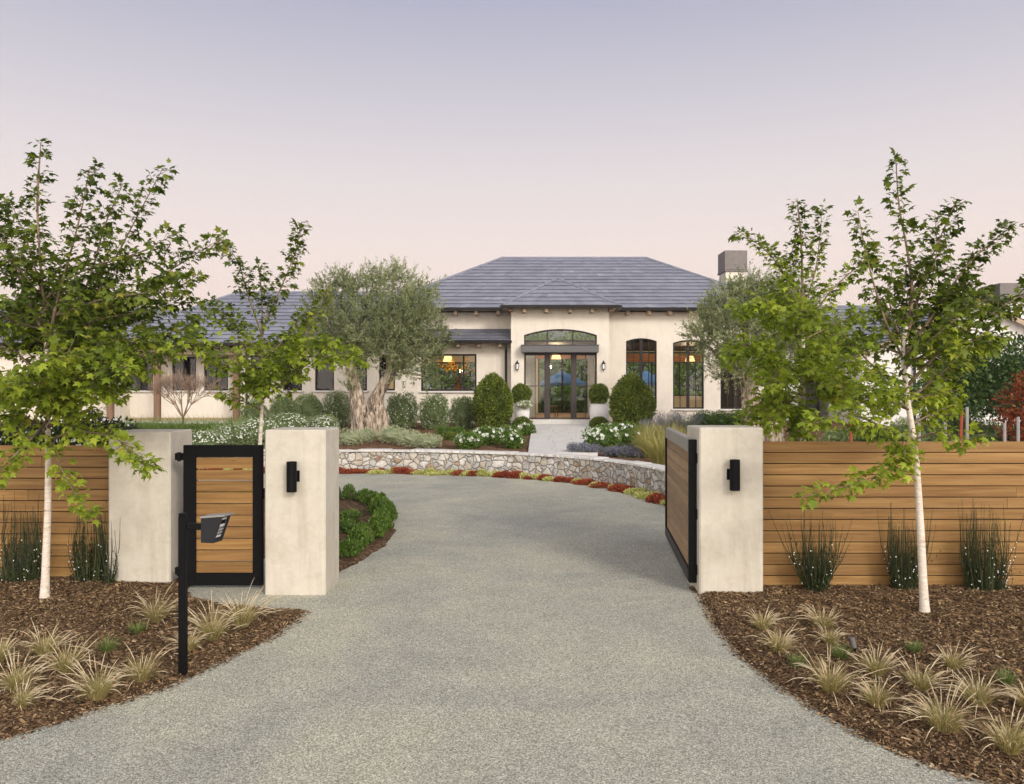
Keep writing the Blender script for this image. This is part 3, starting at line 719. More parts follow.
# =====================================================================================
# HOUSE
# =====================================================================================
HOUSE=empty('stucco_house',(2.8,33,1.0),0,'large cream stucco house with slate hip roofs and a glass entrance behind the walkway','house')
HOUSE.location=(0,0,0)
HO=HOUSE
def wall(name, x0,x1,z0,z1,y,t,openings,mat,parent,extra=None):
    """wall sheet with thickness facing -Y; openings = (x0,x1,z0,z1,rise) rise = arch height included at the top"""
    xs=sorted({x0,x1,*[o[0] for o in openings],*[o[1] for o in openings]}); zs=sorted({z0,z1,*[o[2] for o in openings],*[o[3] for o in openings]})
    xs=[x for x in xs if x0<=x<=x1]; zs=[z for z in zs if z0<=z<=z1]
    def solid(i,j):
        if i<0 or j<0 or i>=len(xs)-1 or j>=len(zs)-1: return False
        cx,cz=(xs[i]+xs[i+1])/2,(zs[j]+zs[j+1])/2
        return not any(o[0]<cx<o[1] and o[2]<cz<o[3] for o in openings)
    mb=MB(); yb=y+t
    for i in range(len(xs)-1):
        for j in range(len(zs)-1):
            if not solid(i,j): continue
            a,b,c,d=xs[i],xs[i+1],zs[j],zs[j+1]
            mb.add([(a,y,c),(b,y,c),(b,y,d),(a,y,d)],[(0,1,2,3)]); mb.add([(a,yb,c),(b,yb,c),(b,yb,d),(a,yb,d)],[(3,2,1,0)])
            if not solid(i-1,j): mb.add([(a,y,c),(a,yb,c),(a,yb,d),(a,y,d)],[(3,2,1,0)])
            if not solid(i+1,j): mb.add([(b,y,c),(b,yb,c),(b,yb,d),(b,y,d)],[(0,1,2,3)])
            if not solid(i,j-1): mb.add([(a,y,c),(b,y,c),(b,yb,c),(a,yb,c)],[(3,2,1,0)])
            if not solid(i,j+1): mb.add([(a,y,d),(b,y,d),(b,yb,d),(a,yb,d)],[(0,1,2,3)])
    for o in openings:
        if len(o)>4 and o[4]>0:
            a,b,zt,r=o[0],o[1],o[3],o[4]; n=16
            for k in range(n):
                u,v=k/n,(k+1)/n; za=arc(u,zt,r); zb_=arc(v,zt,r); xa,xb=a+(b-a)*u,a+(b-a)*v
                mb.add([(xa,y,za),(xb,y,zb_),(xb,y,zt),(xa,y,zt)],[(0,1,2,3)]); mb.add([(xa,yb,za),(xb,yb,zb_),(xb,yb,zt),(xa,yb,zt)],[(3,2,1,0)])
                mb.add([(xa,y,za),(xb,y,zb_),(xb,yb,zb_),(xa,yb,za)],[(3,2,1,0)])
    if extra: extra(mb)
    return mb.build(name,mat,parent)
def arc(u,zt,r):
    # circular segment of rise r over unit chord
    return zt-r+r*(1-(2*u-1)**2)
def window(x0,x1,z0,z1,y,rise=0,vs=(),hs=(),fw=.06,mat='bronze',mull=(),mw=.11,parent=None,name='window',d=.06,sill=True,label=None):
    """frame (with glass as its child) set at depth y"""
    p=parent or HO; mb=MB(); y0,y1=y,y+d
    zs=z1-rise
    mb.box(x0,x0+fw,y0,y1,z0,zs); mb.box(x1-fw,x1,y0,y1,z0,zs); mb.box(x0+fw,x1-fw,y0+.001,y1-.001,z0,z0+fw)
    if rise<=0: mb.box(x0+fw,x1-fw,y0+.001,y1-.001,z1-fw,z1)
    else:
        n=16
        for k in range(n):
            u,v=k/n,(k+1)/n; a,b=arc(u,z1,rise),arc(v,z1,rise); xa,xb=x0+(x1-x0)*u,x0+(x1-x0)*v
            mb.add([(xa,y0+.001,a-fw),(xb,y0+.001,b-fw),(xb,y1-.001,b-fw),(xa,y1-.001,a-fw),(xa,y0+.001,a),(xb,y0+.001,b),(xb,y1-.001,b),(xa,y1-.001,a)],
                   [(0,1,5,4),(2,3,7,6),(0,3,2,1),(4,5,6,7)])
    top=lambda x: (arc((x-x0)/(x1-x0),z1,rise) if rise>0 else z1)-fw*.6
    for x in mull: mb.box(x-mw/2,x+mw/2,y0+.003,y1-.003,z0+fw,top(x))
    for x in vs: mb.box(x-.014,x+.014,y0+.012,y1-.012,z0+fw,top(x))
    for z in hs: mb.box(x0+fw,x1-fw,y0+.015,y1-.015,z-.014,z+.014)
    f=mb.build(name,M[mat],p)
    g=MB(); n=12; ym=(y0+y1)/2
    ring=[(x0+fw*.5,ym,z0+fw*.5),(x1-fw*.5,ym,z0+fw*.5)]+[(x0+fw*.5+(x1-x0-fw)*(1-k/n),ym,(arc(1-k/n,z1,rise) if rise>0 else z1)-fw*.5) for k in range(n+1)]
    g.add(ring,[tuple(range(len(ring)))]); g.build('glass',M['glass'],f)
    if sill:
        s=MB(); s.bevbox(x0-.06,x1+.06,y-.17,y-.001,z0-.07,z0-.002,.008); s.build('sill',M['limestone'],f)
    if label: f['label']=label
    return f

def rface(mb,A,B,C,D,course=.40,lift=.034):
    """slate courses on the face eave A-B, ridge D-C"""
    A,B,C,D=map(Vector,(A,B,C,D)); n=(B-A).cross(D-A)
    if n.length<1e-6: n=(B-A).cross(C-A)
    n.normalize()
    if n.z<0: n=-n
    h=((D-A)-(B-A).normalized()*((D-A).dot((B-A).normalized()))).length
    m=max(1,int(round(h/course)))
    for i in range(m):
        t0,t1=i/m,(i+1)/m; P0=A.lerp(D,t0);Q0=B.lerp(C,t0);P1=A.lerp(D,t1);Q1=B.lerp(C,t1)
        L=(Q0-P0).length; 
        if L<.02: continue
        k=max(1,int(L/.26)); cuts=[0]+sorted([(j+random.uniform(-.28,.28))/k for j in range(1,k)])+[1]
        for a,b in zip(cuts[:-1],cuts[1:]):
            lf=lift*(1+random.uniform(-.12,.16)); 
            q=[P0.lerp(Q0,a)+n*lf,P0.lerp(Q0,b)+n*lf,P1.lerp(Q1,b)+n*.004,P1.lerp(Q1,a)+n*.004]
            base=[P0.lerp(Q0,a)-n*.01,P0.lerp(Q0,b)-n*.01]
            mb.add(q,[(0,1,2,3)],.05+.95*min(1,max(0,random.gauss(.5,.22)))); mb.add([base[0],base[1],q[1],q[0]],[(0,1,2,3)],0.0)  # butt ends take the dark stop, a painted shadow under each course
def caps(mb,lines):
    for a,b in lines:
        a,b=Vector(a),Vector(b); L=(b-a).length; k=max(1,int(L/.4))
        for i in range(k):
            p=a.lerp(b,i/k)+Vector((0,0,.022)); q=a.lerp(b,(i+1)/k)+Vector((0,0,.03)); mb.tube([p,q],[.07,.055],6,True,random.random()*.4+.1)
def gutter(pts,parent,name='gutter',r=.075):
    mb=MB()
    for a,b in zip(pts[:-1],pts[1:]):
        a,b=Vector(a),Vector(b); d=(b-a).normalized(); s=Vector((d.y,-d.x,0)); 
        P=[a-d*r*.8,b+d*r*.8]
        vs=[]
        for p in P:
            vs+= [p+s*0+Vector((0,0,-.10)),p+s*.09+Vector((0,0,-.10)),p+s*.115+Vector((0,0,-.0)),p+Vector((0,0,-.0))]
        mb.add(vs,[(0,1,5,4),(1,2,6,5),(2,3,7,6),(3,0,4,7),(0,3,2,1),(4,5,6,7)])
    return mb.build(name,M['gutter'],parent)
def soffit(pts,z,parent,mat='beam'):
    mb=MB(); mb.add([(x,y,z) for x,y in pts],[tuple(range(len(pts)))]); return mb.build('soffit',M[mat],parent)
def tails(xs,y0,y1,z,parent):
    for x in xs:
        mb=MB(); mb.add([(x-.065,y0,z-.01),(x+.065,y0,z-.01),(x+.065,y0,z-.17),(x-.065,y0,z-.17),(x-.065,y1,z),(x+.065,y1,z),(x+.065,y1,z-.21),(x-.065,y1,z-.21)],
            [(3,2,1,0),(4,5,6,7),(0,1,5,4),(1,2,6,5),(2,3,7,6),(3,0,4,7)],random.random()); mb.build('rafter_tail',M['beam'],parent)

ZF=1.13
YP=31.2; YR=32.5; YL=31.9; YU=32.7; YB=40.2
PX0,PX1=gx(511,YP),gx(609,YP)
# --- portico with arched opening
ox0,ox1=gx(524,YP),gx(597,YP); zt=gz(329,YP); zsp=gz(335,YP)
def pext(mb):
    for x in (PX0,PX1): 
        mb.add([(x,YP+.3,.7),(x,YR+.35,.7),(x,YR+.35,5.5),(x,YP+.3,5.5)],[(0,1,2,3)])
wall('portico_wall',PX0,PX1,.7,5.5,YP,.3,[(ox0,ox1,ZF,zt,zt-zsp)],M['house'],HO,pext)
# --- main front walls
W=[(626,656.8,338.2,408.3),(673,704,340,408.8),(720.5,751.5,340,409)]
rw=[(gx(a,YR),gx(b,YR),gz(d,YR),gz(c,YR),.12) for a,b,c,d in W]
wall('front_wall',PX1-.01,10.9,.7,5.45,YR,.3,rw,M['house'],HO)
lw=(gx(421,YL),gx(476.5,YL),gz(391,YL),gz(354,YL))
wins=[(250.5,270),(282.8,302),(315,334),(347.3,367),(379,395)]
lws=[(gx(a,YL),gx(b,YL),gz(390.5,YL),gz(355,YL)) for a,b in wins]
xw0=gx(241,YL)
wall('low_front_wall',xw0,PX0+.01,.7,4.22,YL,.3,[lw]+lws,M['house'],HO)
wall('upper_front_wall',-5.1,PX0+.01,3.9,5.45,YU,.25,[],M['house'],HO)
# side and rear walls
for q in ((10.6,10.9,YR+.3,YB+1.8,.7,5.45),(-5.1,-4.85,YU+.25,YB+1.8,3.9,5.45)):
    mb=MB(); mb.box(*q); mb.build('side_wall',M['house'],HO)
rear=[(gx(538,YB),gx(588,YB),ZF+.02,gz(357,YB)),(gx(622,YB),gx(745,YB),gz(396,YB),gz(352,YB)),(-4.9,-.6,1.9,3.7)]
wall('rear_wall',-16,10.9,.7,5.45 if False else 4.25,YB,.2,[(a,b,c,d) for a,b,c,d in rear],M['rear_plaster'],HO)
mb=MB(); mb.box(-15.9,10.6,YU+.3,YB-.01,.95,ZF); mb.box(PX0,PX1,YP+.3,YU+.3,.95,ZF-.001); mb.build('interior_floor',M['int_floor'],HO)
mb=MB(); mb.box(-15.9,10.6,YU+.26,YB-.01,4.26,4.34); mb.build('ceiling',M['dark_panel'],HO)
mb=MB(); mb.box(PX0+.01,PX1-.01,YP+.31,YU+.25,4.86,4.92); mb.build('portico_ceiling',M['int_wood'],HO)
mb=MB(); mb.box(10.5,10.59,YU+.3,YB-.02,ZF,4.255); mb.build('wall_panelling',M['dark_panel'],HO)  # dark sheet added so the room behind the third arched window looks unlit
for x in (-.35,4.25,-5.2):
    mb=MB(); mb.box(x,x+.14,YU+.3,YB-.01,ZF,4.255); mb.build('partition_wall',M['rear_plaster'],HO)
mb=MB(); mb.box(-15.9,-5.25,36.2,36.34,ZF,4.255); mb.build('partition_wall',M['dark_panel'],HO)
# warm wood beams at the rear openings
mb=MB(); mb.box(4.4,10.5,YB-.35,YB-.02,gz(362,YB),4.1); mb.build('rear_beam',M['int_wood'],HO)
mb=MB(); mb.box(1.2,3.9,YB-.3,YB-.02,3.86,4.08); mb.build('rear_beam',M['int_wood'],HO)
# --- roofs
roof=empty('roof',parent=HO)
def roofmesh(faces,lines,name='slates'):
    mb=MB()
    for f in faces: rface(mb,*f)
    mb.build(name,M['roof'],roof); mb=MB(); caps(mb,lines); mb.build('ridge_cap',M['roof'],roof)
ye=31.95; ze=gz(308,ye); yr=37.1; zr=gz(258.5,yr); xl,xr=-5.7,11.25; rl,rr=gx(502,yr),gx(646,yr); yb=42.2
A=(xl,ye,ze);B=(xr,ye,ze);C=(xr,yb,ze);D=(xl,yb,ze);RL=(rl,yr,zr);RR=(rr,yr,zr)
roofmesh([(A,B,RR,RL),(B,C,RR,RR),(C,D,RL,RR),(D,A,RL,RL)],[(RL,RR),(RL,A),(RR,B),(RL,D),(RR,C)])
soffit([(xl,ye),(xr,ye),(xr,yb),(xl,yb)],ze-.045,roof)
gutter([(xl,ye,ze),(gx(503,31)-.02,ye,ze)],roof); gutter([(gx(619,31)+.02,ye,ze),(xr,ye,ze),(xr,yb,ze)],roof)
# portico roof
pe=30.62; pz=gz(305.5,pe); pl,pr=gx(502.5,pe),gx(619.5,pe); pa=gx(560,33.0); pax=(pl+pr)/2; paz=gz(279,33.0)
run=32.95; S=(paz-pz)/(run-pe)
yhit=ye+(paz-ze)*(yr-ye)/(zr-ze)+.25
a=(pl,pe,pz);b=(pr,pe,pz);ap=(pax,run,paz);ap2=(pax,yhit,paz); bb=(pr,ye+.6,pz); aa=(pl,ye+.6,pz)
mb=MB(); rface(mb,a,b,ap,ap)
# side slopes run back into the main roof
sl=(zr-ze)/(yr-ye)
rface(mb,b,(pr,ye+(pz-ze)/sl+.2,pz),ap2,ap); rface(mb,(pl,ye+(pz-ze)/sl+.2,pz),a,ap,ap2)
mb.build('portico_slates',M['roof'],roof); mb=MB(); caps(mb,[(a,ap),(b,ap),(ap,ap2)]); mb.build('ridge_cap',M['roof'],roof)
soffit([(pl,pe),(pr,pe),(pr,YR),(pl,YR)],pz-.05,roof)
gutter([(pl,ye,pz),(pl,pe,pz),(pr,pe,pz),(pr,ye,pz)],roof)
tails([gx(p,30.7) for p in (524.5,546.5,570.5,592.5)],pe+.12,YP,pz-.06,roof)
tails([gx(p,32) for p in (628.5,650,671,692,713,734,755,776)],ye+.12,YR,ze-.06,roof)
tails([gx(p,32) for p in (498,476,455,433,411,390)],ye+.12,YU,ze-.06,roof)
for x in (pl+.3,pr-.3):
    mb=MB(); mb.box(x-.07,x+.07,pe+.1,ye+.2,pz-.2,pz-.055); mb.build('bracket',M['post_wood'],roof)
# low shed roof left of the portico
se=31.25; szz=gz(340.5,se); st=4.78
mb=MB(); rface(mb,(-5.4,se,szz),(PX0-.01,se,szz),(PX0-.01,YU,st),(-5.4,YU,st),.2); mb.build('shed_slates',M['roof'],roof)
soffit([(-5.4,se),(PX0-.01,se),(PX0-.01,YL),(-5.4,YL)],szz-.05,roof); gutter([(-5.4,se,szz),(PX0-.03,se,szz)],roof)
tails([gx(p,31.4) for p in (500,479,458,437,416,395)],se+.1,YL,szz-.06,roof)
# left wing roof
we=31.25; wz=gz(343,we); wy=36.1; wr=gz(293,wy); x0=gx(88,we); x1=-5.0; yb2=41.2
a=(x0,we,wz);b=(x1,we,wz);c=(x1,yb2,wz);d=(x0,yb2,wz); r0=(x0+4.2,wy,wr); r1=(x1+2.2,wy,wr)
roofmesh([(a,(-5.41,we,wz),(-5.41,wy,wr),r0),((-5.41,we+2.4,wz+ (wr-wz)*2.4/(wy-we)),(x1+.4,we+2.4,wz+(wr-wz)*2.4/(wy-we)),(x1+.4,wy,wr),(-5.41,wy,wr)),(d,a,r0,r0),(c,d,r0,r1)],[(r0,r1),(r0,a),(r0,d)],'wing_slates')
soffit([(x0,we),(-5.41,we),(-5.41,YL+.3),(x0,YL+.3)],wz-.05,roof); gutter([(x0,yb2,wz),(x0,we,wz),(-5.42,we,wz)],roof)
# porch section of the wing
px0,px1=gx(118,YL),xw0
wall('porch_wall',x0+.4,px1,.7,4.05,33.3,.2,[(gx(p,33.3),gx(q,33.3),gz(390.5,33.3),gz(357,33.3)) for p,q in ((128,153),(172,196),(204,228))],M['house'],HO)
for q in ((x0+.4,x0+.65,YL,yb2-.6,.7,4.05),(px1,px1+.25,YL+.3,33.5,.7,4.1)):
    mb=MB(); mb.box(*q); mb.build('side_wall',M['house'],HO)
mb=MB(); mb.box(x0+.1,px1-.002,YL-.06,YL+.14,gz(354.5,YL),gz(349.5,YL)); mb.build('porch_beam',M['beam'],HO)
for p in (157,236,110):
    mb=MB(); x=gx(p,YL); mb.bevbox(x-.12,x+.12,YL-.05,YL+.13,.95,gz(354.5,YL)-.002,.01,random.random()); mb.build('porch_post',M['post_wood'],HO)
mb=MB(); mb.box(x0+.1,px1,YL-.4,33.29,.75,1.02); mb.build('porch_floor',M['limestone'],HO)
for p,q in ((128,153),(172,196),(204,228)): window(gx(p,33.3),gx(q,33.3),gz(390.5,33.3),gz(357,33.3),33.36,0,mull=((gx(p,33.3)+gx(q,33.3))/2,),mw=.06)
# low far-left roof
fe=33.5; fz=gz(343,fe); fy=36.8; frz=gz(322,fy)
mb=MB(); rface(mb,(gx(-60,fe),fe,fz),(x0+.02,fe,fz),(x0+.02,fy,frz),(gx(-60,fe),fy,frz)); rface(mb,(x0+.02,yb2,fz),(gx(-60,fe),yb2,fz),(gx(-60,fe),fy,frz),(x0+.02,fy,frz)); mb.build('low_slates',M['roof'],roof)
wall('far_wing_wall',gx(-60,fe),x0+.4,.7,fz-.06,34.1,.25,[(gx(40,34.1),gx(70,34.1),1.7,3.3)],M['house'],HO)
window(gx(40,34.1),gx(70,34.1),1.7,3.3,34.16,0)
gutter([(gx(-60,fe),fe,fz),(x0,fe,fz)],roof)
# --- windows
window(*[rw[0][i] for i in (0,1,2,3)],YR+.08,.12,mull=((rw[0][0]+rw[0][1])/2,),vs=(rw[0][0]+.31,rw[0][1]-.31),hs=(gz(352,YR),gz(362.5,YR)),mw=.12)
for q in rw[1:]: window(q[0],q[1],q[2],q[3],YR+.08,.12,mull=((q[0]+q[1])/2,),vs=(q[0]+.31,q[1]-.31),hs=(gz(362.5,YR),),mw=.12)
window(*lw,YL+.08,0,mull=(gx(463.5,YL),),vs=(gx(441,YL),),mw=.07,fw=.07)
for q in lws: window(*q,YL+.08,0,fw=.07,mat='bronze')
# transom, awning, glass doors
window(ox0+.01,ox1-.01,gz(346,YP),zt-.005,YP+.12,zt-zsp,mull=(gx(547.5,YP),gx(573,YP)),mw=.06,fw=.05,mat='door_frame',name='transom',sill=False)
mb=MB(); zA,zB=gz(352.5,YP-.3),gz(345.5,YP-.3); mb.bevbox(gx(521.5,YP-.3),gx(598.5,YP-.3),YP-.42,YP-.002,zA,zB,.01); mb.bevbox(gx(521,YP-.3),gx(599,YP-.3),YP-.45,YP-.002,zB+.001,zB+.03,.006); mb.build('awning',M['awning'],HO)
zd0,zd1=ZF+.0,gz(353.5,YP)
mb=MB(); mb.box(ox0+.012,ox1-.012,YP+.14,YP+.30,zd1,gz(346,YP)-.004); mb.build('door_header',M['door_frame'],HO)
m1,m2=gx(547.7,YP),gx(573.7,YP)
zh=gz(386,YP)
window(ox0+.01,m1-.057,zd0,zd1-.002,YP+.13,0,vs=(gx(535.3,YP),),hs=(zh,),fw=.065,mat='door_frame',name='side_light',sill=False)
window(m2+.057,ox1-.01,zd0,zd1-.002,YP+.13,0,vs=(gx(585.6,YP),),hs=(zh,),fw=.065,mat='door_frame',name='side_light',sill=False)
mb=MB()
for x in (m1,m2): mb.box(x-.055,x+.055,YP+.11,YP+.22,zd0,zd1-.003)
mb.build('door_jamb',M['door_frame'],HO)
mid=(m1+m2)/2
dl=window(m1+.057,m2-.057,zd0+.02,zd1-.003,YP+.13,0,fw=.045,mat='door_frame',name='glass_door',sill=False)
for d_,x in ((dl,m1+.11),):
    mb=MB(); mb.tube([(x,YP+.10,2.0),(x,YP+.07,2.05),(x,YP+.07,2.3),(x,YP+.10,2.35)],.012,6); mb.build('handle',M['black'],d_)
# rear sliding door frame
window(rear[0][0],rear[0][1],rear[0][2],rear[0][3],YB+.06,0,mull=(gx(562.5,YB),),mw=.1,fw=.07,name='rear_door',sill=False)
window(rear[1][0],rear[1][1],rear[1][2],rear[1][3],YB+.06,0,mull=(gx(652,YB),gx(680,YB)),mw=.07,fw=.06,name='rear_window',sill=False)
window(*rear[2],YB+.06,0,name='rear_window',sill=False,mull=(-2.1,),mw=.06)
# curtains, downspouts
for xx in (gx(526.5,32.4),gx(588,32.4)):
    mb=MB(); 
    for k in range(9):
        a=xx+.0+k*.045; mb.tube([(a,32.35+.03*(k%2),1.2),(a,32.35+.03*(k%2),3.75)],.03,6)
    mb.build('curtain',M['curtain'],HO)
for px,y in ((506,YL-.07),(246.5,YL-.07)):
    x=gx(px,y); mb=MB(); mb.tube([(x,se+.05,4.05),(x,y,3.9),(x,y,.95)],.045,8); mb.build('downspout',M['gutter'],HO)
# chimney
cx0,cx1=gx(724.5,35.4),gx(747,35.4)
ch=MB(); ch.bevbox(cx0+.05,cx1-.05,35.4,36.5,6.0,gz(272,36),.01); cho=ch.build('chimney',M['house'],roof)
mb=MB(); z=gz(272,35.5); mb.bevbox(cx0-.02,cx1+.02,35.33,36.57,z,z+.07,.01); mb.bevbox(cx0+.0,cx1-.0,35.36,36.54,z+.075,gz(250.5,35.4),.012); mb.build('chimney_cap',M['cap_metal'],cho)
# --- right wing (part of the same house)
ge=33.0; gzz=gz(341.5,ge); gy=37.2; grz=gz(307,gy); g0,g1=10.0,gx(930,ge)
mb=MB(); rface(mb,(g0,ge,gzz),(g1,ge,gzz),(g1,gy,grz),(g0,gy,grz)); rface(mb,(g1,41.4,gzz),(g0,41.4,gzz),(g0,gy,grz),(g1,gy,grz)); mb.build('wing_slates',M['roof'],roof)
mb=MB(); caps(mb,[((g0,gy,grz),(g1,gy,grz))]); mb.build('ridge_cap',M['roof'],roof)
soffit([(g0,ge),(g1,ge),(g1,33.9),(g0,33.9)],gzz-.05,roof); gutter([(g0,ge,gzz),(g1,ge,gzz)],roof)
wall('right_wing_wall',10.89,g1-.2,.7,gzz-.051,33.6,.25,[(gx(800,33.6),gx(838,33.6),1.0,3.6),(gx(897,33.6),gx(911,33.6),1.1,3.7)],M['white_wall'],HO)
window(gx(800,33.6),gx(838,33.6),1.0,3.6,33.68,0,mull=(gx(819,33.6),)); window(gx(897,33.6),gx(911,33.6),1.1,3.7,33.68,0)
for q in ((gx(770,41),g1-.2,41,41.2,.7,gzz-.06),(g1-.4,g1-.2,33.86,40.99,.7,gzz-.06)):
    mb=MB(); mb.box(*q); mb.build('side_wall',M['white_wall'],HO)
x=gx(884,33.5); mb=MB(); mb.tube([(x,33.5,4.1),(x,33.5,1)],.05,8); mb.build('downspout',M['gutter'],HO)

# wall lanterns by the door
def lantern(px,label):
    x=gx(px,YP); root=empty('wall_lantern',(x,YP-.09,gz(366.5,YP)),0,label,'wall lantern','wall lanterns beside the front door')
    mb=MB(); mb.lathe((0,0,0),[(.03,-.13),(.075,-.11),(.08,-.10)],8); mb.lathe((0,0,0),[(.085,.10),(.03,.18),(.012,.24)],8)
    for k in range(4):
        a=math.pi/4+k*math.pi/2; mb.tube([(.07*math.cos(a),.07*math.sin(a),-.1),(.07*math.cos(a),.07*math.sin(a),.1)],.008,5)
    mb.tube([(0,0,-.13),(0,0,-.22)],.008,5); mb.build('cage',M['gutter'],root)
    mb=MB(); mb.lathe((0,0,0),[(.055,-.098),(.055,.098)],8); mb.build('lantern_glass',M['steel'],root)
    mb=MB(); mb.bevbox(-.04,.04,.075,.088,-.1,.12,.003); mb.bevbox(-.012,.012,.0,.075,.12,.14,.003); mb.build('mounting_bracket',M['gutter'],root)
lantern(517.2,'small bronze wall lantern on the left of the glass front door')
lantern(603.3,'small bronze wall lantern on the right of the glass front door')

# --- the gabled house at the right
GH=empty('gabled_house',(0,0,0),0,'white gabled house behind the red-leaved tree at the right edge','house')
Yg=30.6; pk=gx(973,Yg); pz_=gz(300,Yg); s=.46; hw=4.3
mb=MB(); zl=pz_-s*hw
mb.add([(pk-hw,Yg,.6),(pk+hw,Yg,.6),(pk+hw,Yg,zl),(pk,Yg,pz_-.05),(pk-hw,Yg,zl)],[(0,1,2,3,4)])
mb.add([(pk-hw,Yg,.6),(pk-hw,Yg+9,.6),(pk-hw,Yg+9,zl),(pk-hw,Yg,zl)],[(3,2,1,0)]); mb.add([(pk+hw,Yg,.6),(pk+hw,Yg+9,.6),(pk+hw,Yg+9,zl),(pk+hw,Yg,zl)],[(0,1,2,3)])
mb.add([(pk-hw,Yg+9,.6),(pk+hw,Yg+9,.6),(pk+hw,Yg+9,zl),(pk,Yg+9,pz_-.05),(pk-hw,Yg+9,zl)],[(4,3,2,1,0)]); mb.build('wall',M['white_wall'],GH)
o_=.35; rf=empty('roof',parent=GH); mb=MB(); zz=pz_-s*(hw+.3)
rface(mb,(pk-hw-.3,Yg+9.3,zz),(pk-hw-.3,Yg-o_,zz),(pk,Yg-o_,pz_),(pk,Yg+9.3,pz_)); rface(mb,(pk+hw+.3,Yg-o_,zz),(pk+hw+.3,Yg+9.3,zz),(pk,Yg+9.3,pz_),(pk,Yg-o_,pz_)); mb.build('slates',M['roof'],rf)
for sgn in (-1,1):
    mb=MB(); x1_=pk+sgn*(hw+.3); mb.add([(pk,Yg-o_,pz_-.02),(x1_,Yg-o_,zz-.02),(x1_,Yg-o_,zz-.2),(pk,Yg-o_,pz_-.2),(pk,Yg-o_+.05,pz_-.02),(x1_,Yg-o_+.05,zz-.02),(x1_,Yg-o_+.05,zz-.2),(pk,Yg-o_+.05,pz_-.2)],[(0,1,2,3),(7,6,5,4),(3,2,6,7),(0,4,5,1),(1,5,6,2)]); mb.build('barge_board',M['beam'],rf)
# windows on the gable wall: proud frames with glazing over black sheets standing in for unlit rooms
for (a,b,c,d) in ((962,986,356,380),(1000,1030,356,412),(930,945,360,410)):
    f=window(gx(a,Yg),gx(b,Yg),gz(d,Yg),gz(c,Yg),Yg-.08,0,mull=((gx(a,Yg)+gx(b,Yg))/2,),mw=.05,parent=GH,sill=False)
    mb=MB(); mb.add([(gx(a,Yg)+.02,Yg-.012,gz(d,Yg)+.02),(gx(b,Yg)-.02,Yg-.012,gz(d,Yg)+.02),(gx(b,Yg)-.02,Yg-.012,gz(c,Yg)-.02),(gx(a,Yg)+.02,Yg-.012,gz(c,Yg)-.02)],[(0,1,2,3)]); mb.build('pane',M['black_soft'],f)
for px in (915,947):
    x=gx(px,Yg-.1); mb=MB(); mb.tube([(x,Yg-.08,gz(345,Yg)),(x,Yg-.08,.9)],.05,8); mb.build('downspout',M['gutter'],GH)
c0,c1=gx(1000,34.4),gx(1046,34.4); mb=MB(); mb.bevbox(c0+.1,c1-.1,34.5,35.7,4,gz(303,35),.01); cc=mb.build('chimney',M['white_wall'],rf)
mb=MB(); mb.bevbox(c0,c1,34.4,35.8,gz(303,35)+.002,gz(283,34.4),.012); mb.build('chimney_cap',M['cap_metal'],cc)

# distant farmhouse on the slope
FH=empty('distant_house',(0,0,0),0,'tan house far away on the hillside at the left edge','house')
Yf=122; bx0,bx1=gx(14,Yf),gx(46,Yf); zb_=8; ztop=gz(304,Yf)
wall('wall',bx0,bx1,zb_,ztop,Yf,6,[(gx(24,Yf),gx(28,Yf),gz(315,Yf),gz(308,Yf)),(gx(36,Yf),gx(40,Yf),gz(315,Yf),gz(308,Yf))],m_stucco('tan_stucco',(.42,.30,.21),.06,.3),FH)
mb=MB(); xm=(bx0+bx1)/2; A=(bx0-.5,Yf-.5,ztop);B=(bx1+.5,Yf-.5,ztop);C=(bx1+.5,Yf+6.5,ztop);D=(bx0-.5,Yf+6.5,ztop);P=(bx0+1,Yf+3,ztop+1.2);Q=(bx1-1,Yf+3,ztop+1.2)
mb.add([A,B,C,D,P,Q],[(0,1,5,4),(1,2,5),(2,3,4,5),(3,0,4),(3,2,1,0)]); mb.build('roof',M['cap_metal'],FH)

# --- interior things
def dining_chair():
    r=empty('dining_chair',(gx(552,34.2),34.2,ZF),R(70),'curved brown wooden chair seen through the glass front door','chair')
    mb=MB()
    for s_ in (-.2,.2): mb.tube([(s_,.22,0),(s_,.2,.45),(s_,.27,.75),(s_*.9,.34,1.05)],.028,6)
    for z in (.6,.75,.9,1.02): mb.box(-.19,.19,.23+(z-.5)*.2,.26+(z-.5)*.2,z-.03,z+.03)
    mb.build('backrest',M['chair_wood'],r)
    mb=MB(); mb.bevbox(-.23,.23,-.22,.22,.43,.48,.01); mb.build('seat',M['chair_wood'],r)
    for s_ in (-.19,.19):
        mb=MB(); mb.tube([(s_,-.2,0),(s_,-.19,.43)],.022,6); mb.build('leg',M['chair_wood'],r)
dining_chair()
def console():
    r=empty('console_table',(gx(586,37),37,ZF),0,'dark console table in the hall behind the right sidelight','table')
    mb=MB(); mb.bevbox(-.55,.55,-.25,.25,.82,.88,.01); mb.build('tabletop',M['black'],r)
    for sx in (-.5,.5):
        for sy in (-.2,.2): mb=MB(); mb.box(sx-.03,sx+.03,sy-.03,sy+.03,0,.82); mb.build('leg',M['black'],r)
console()
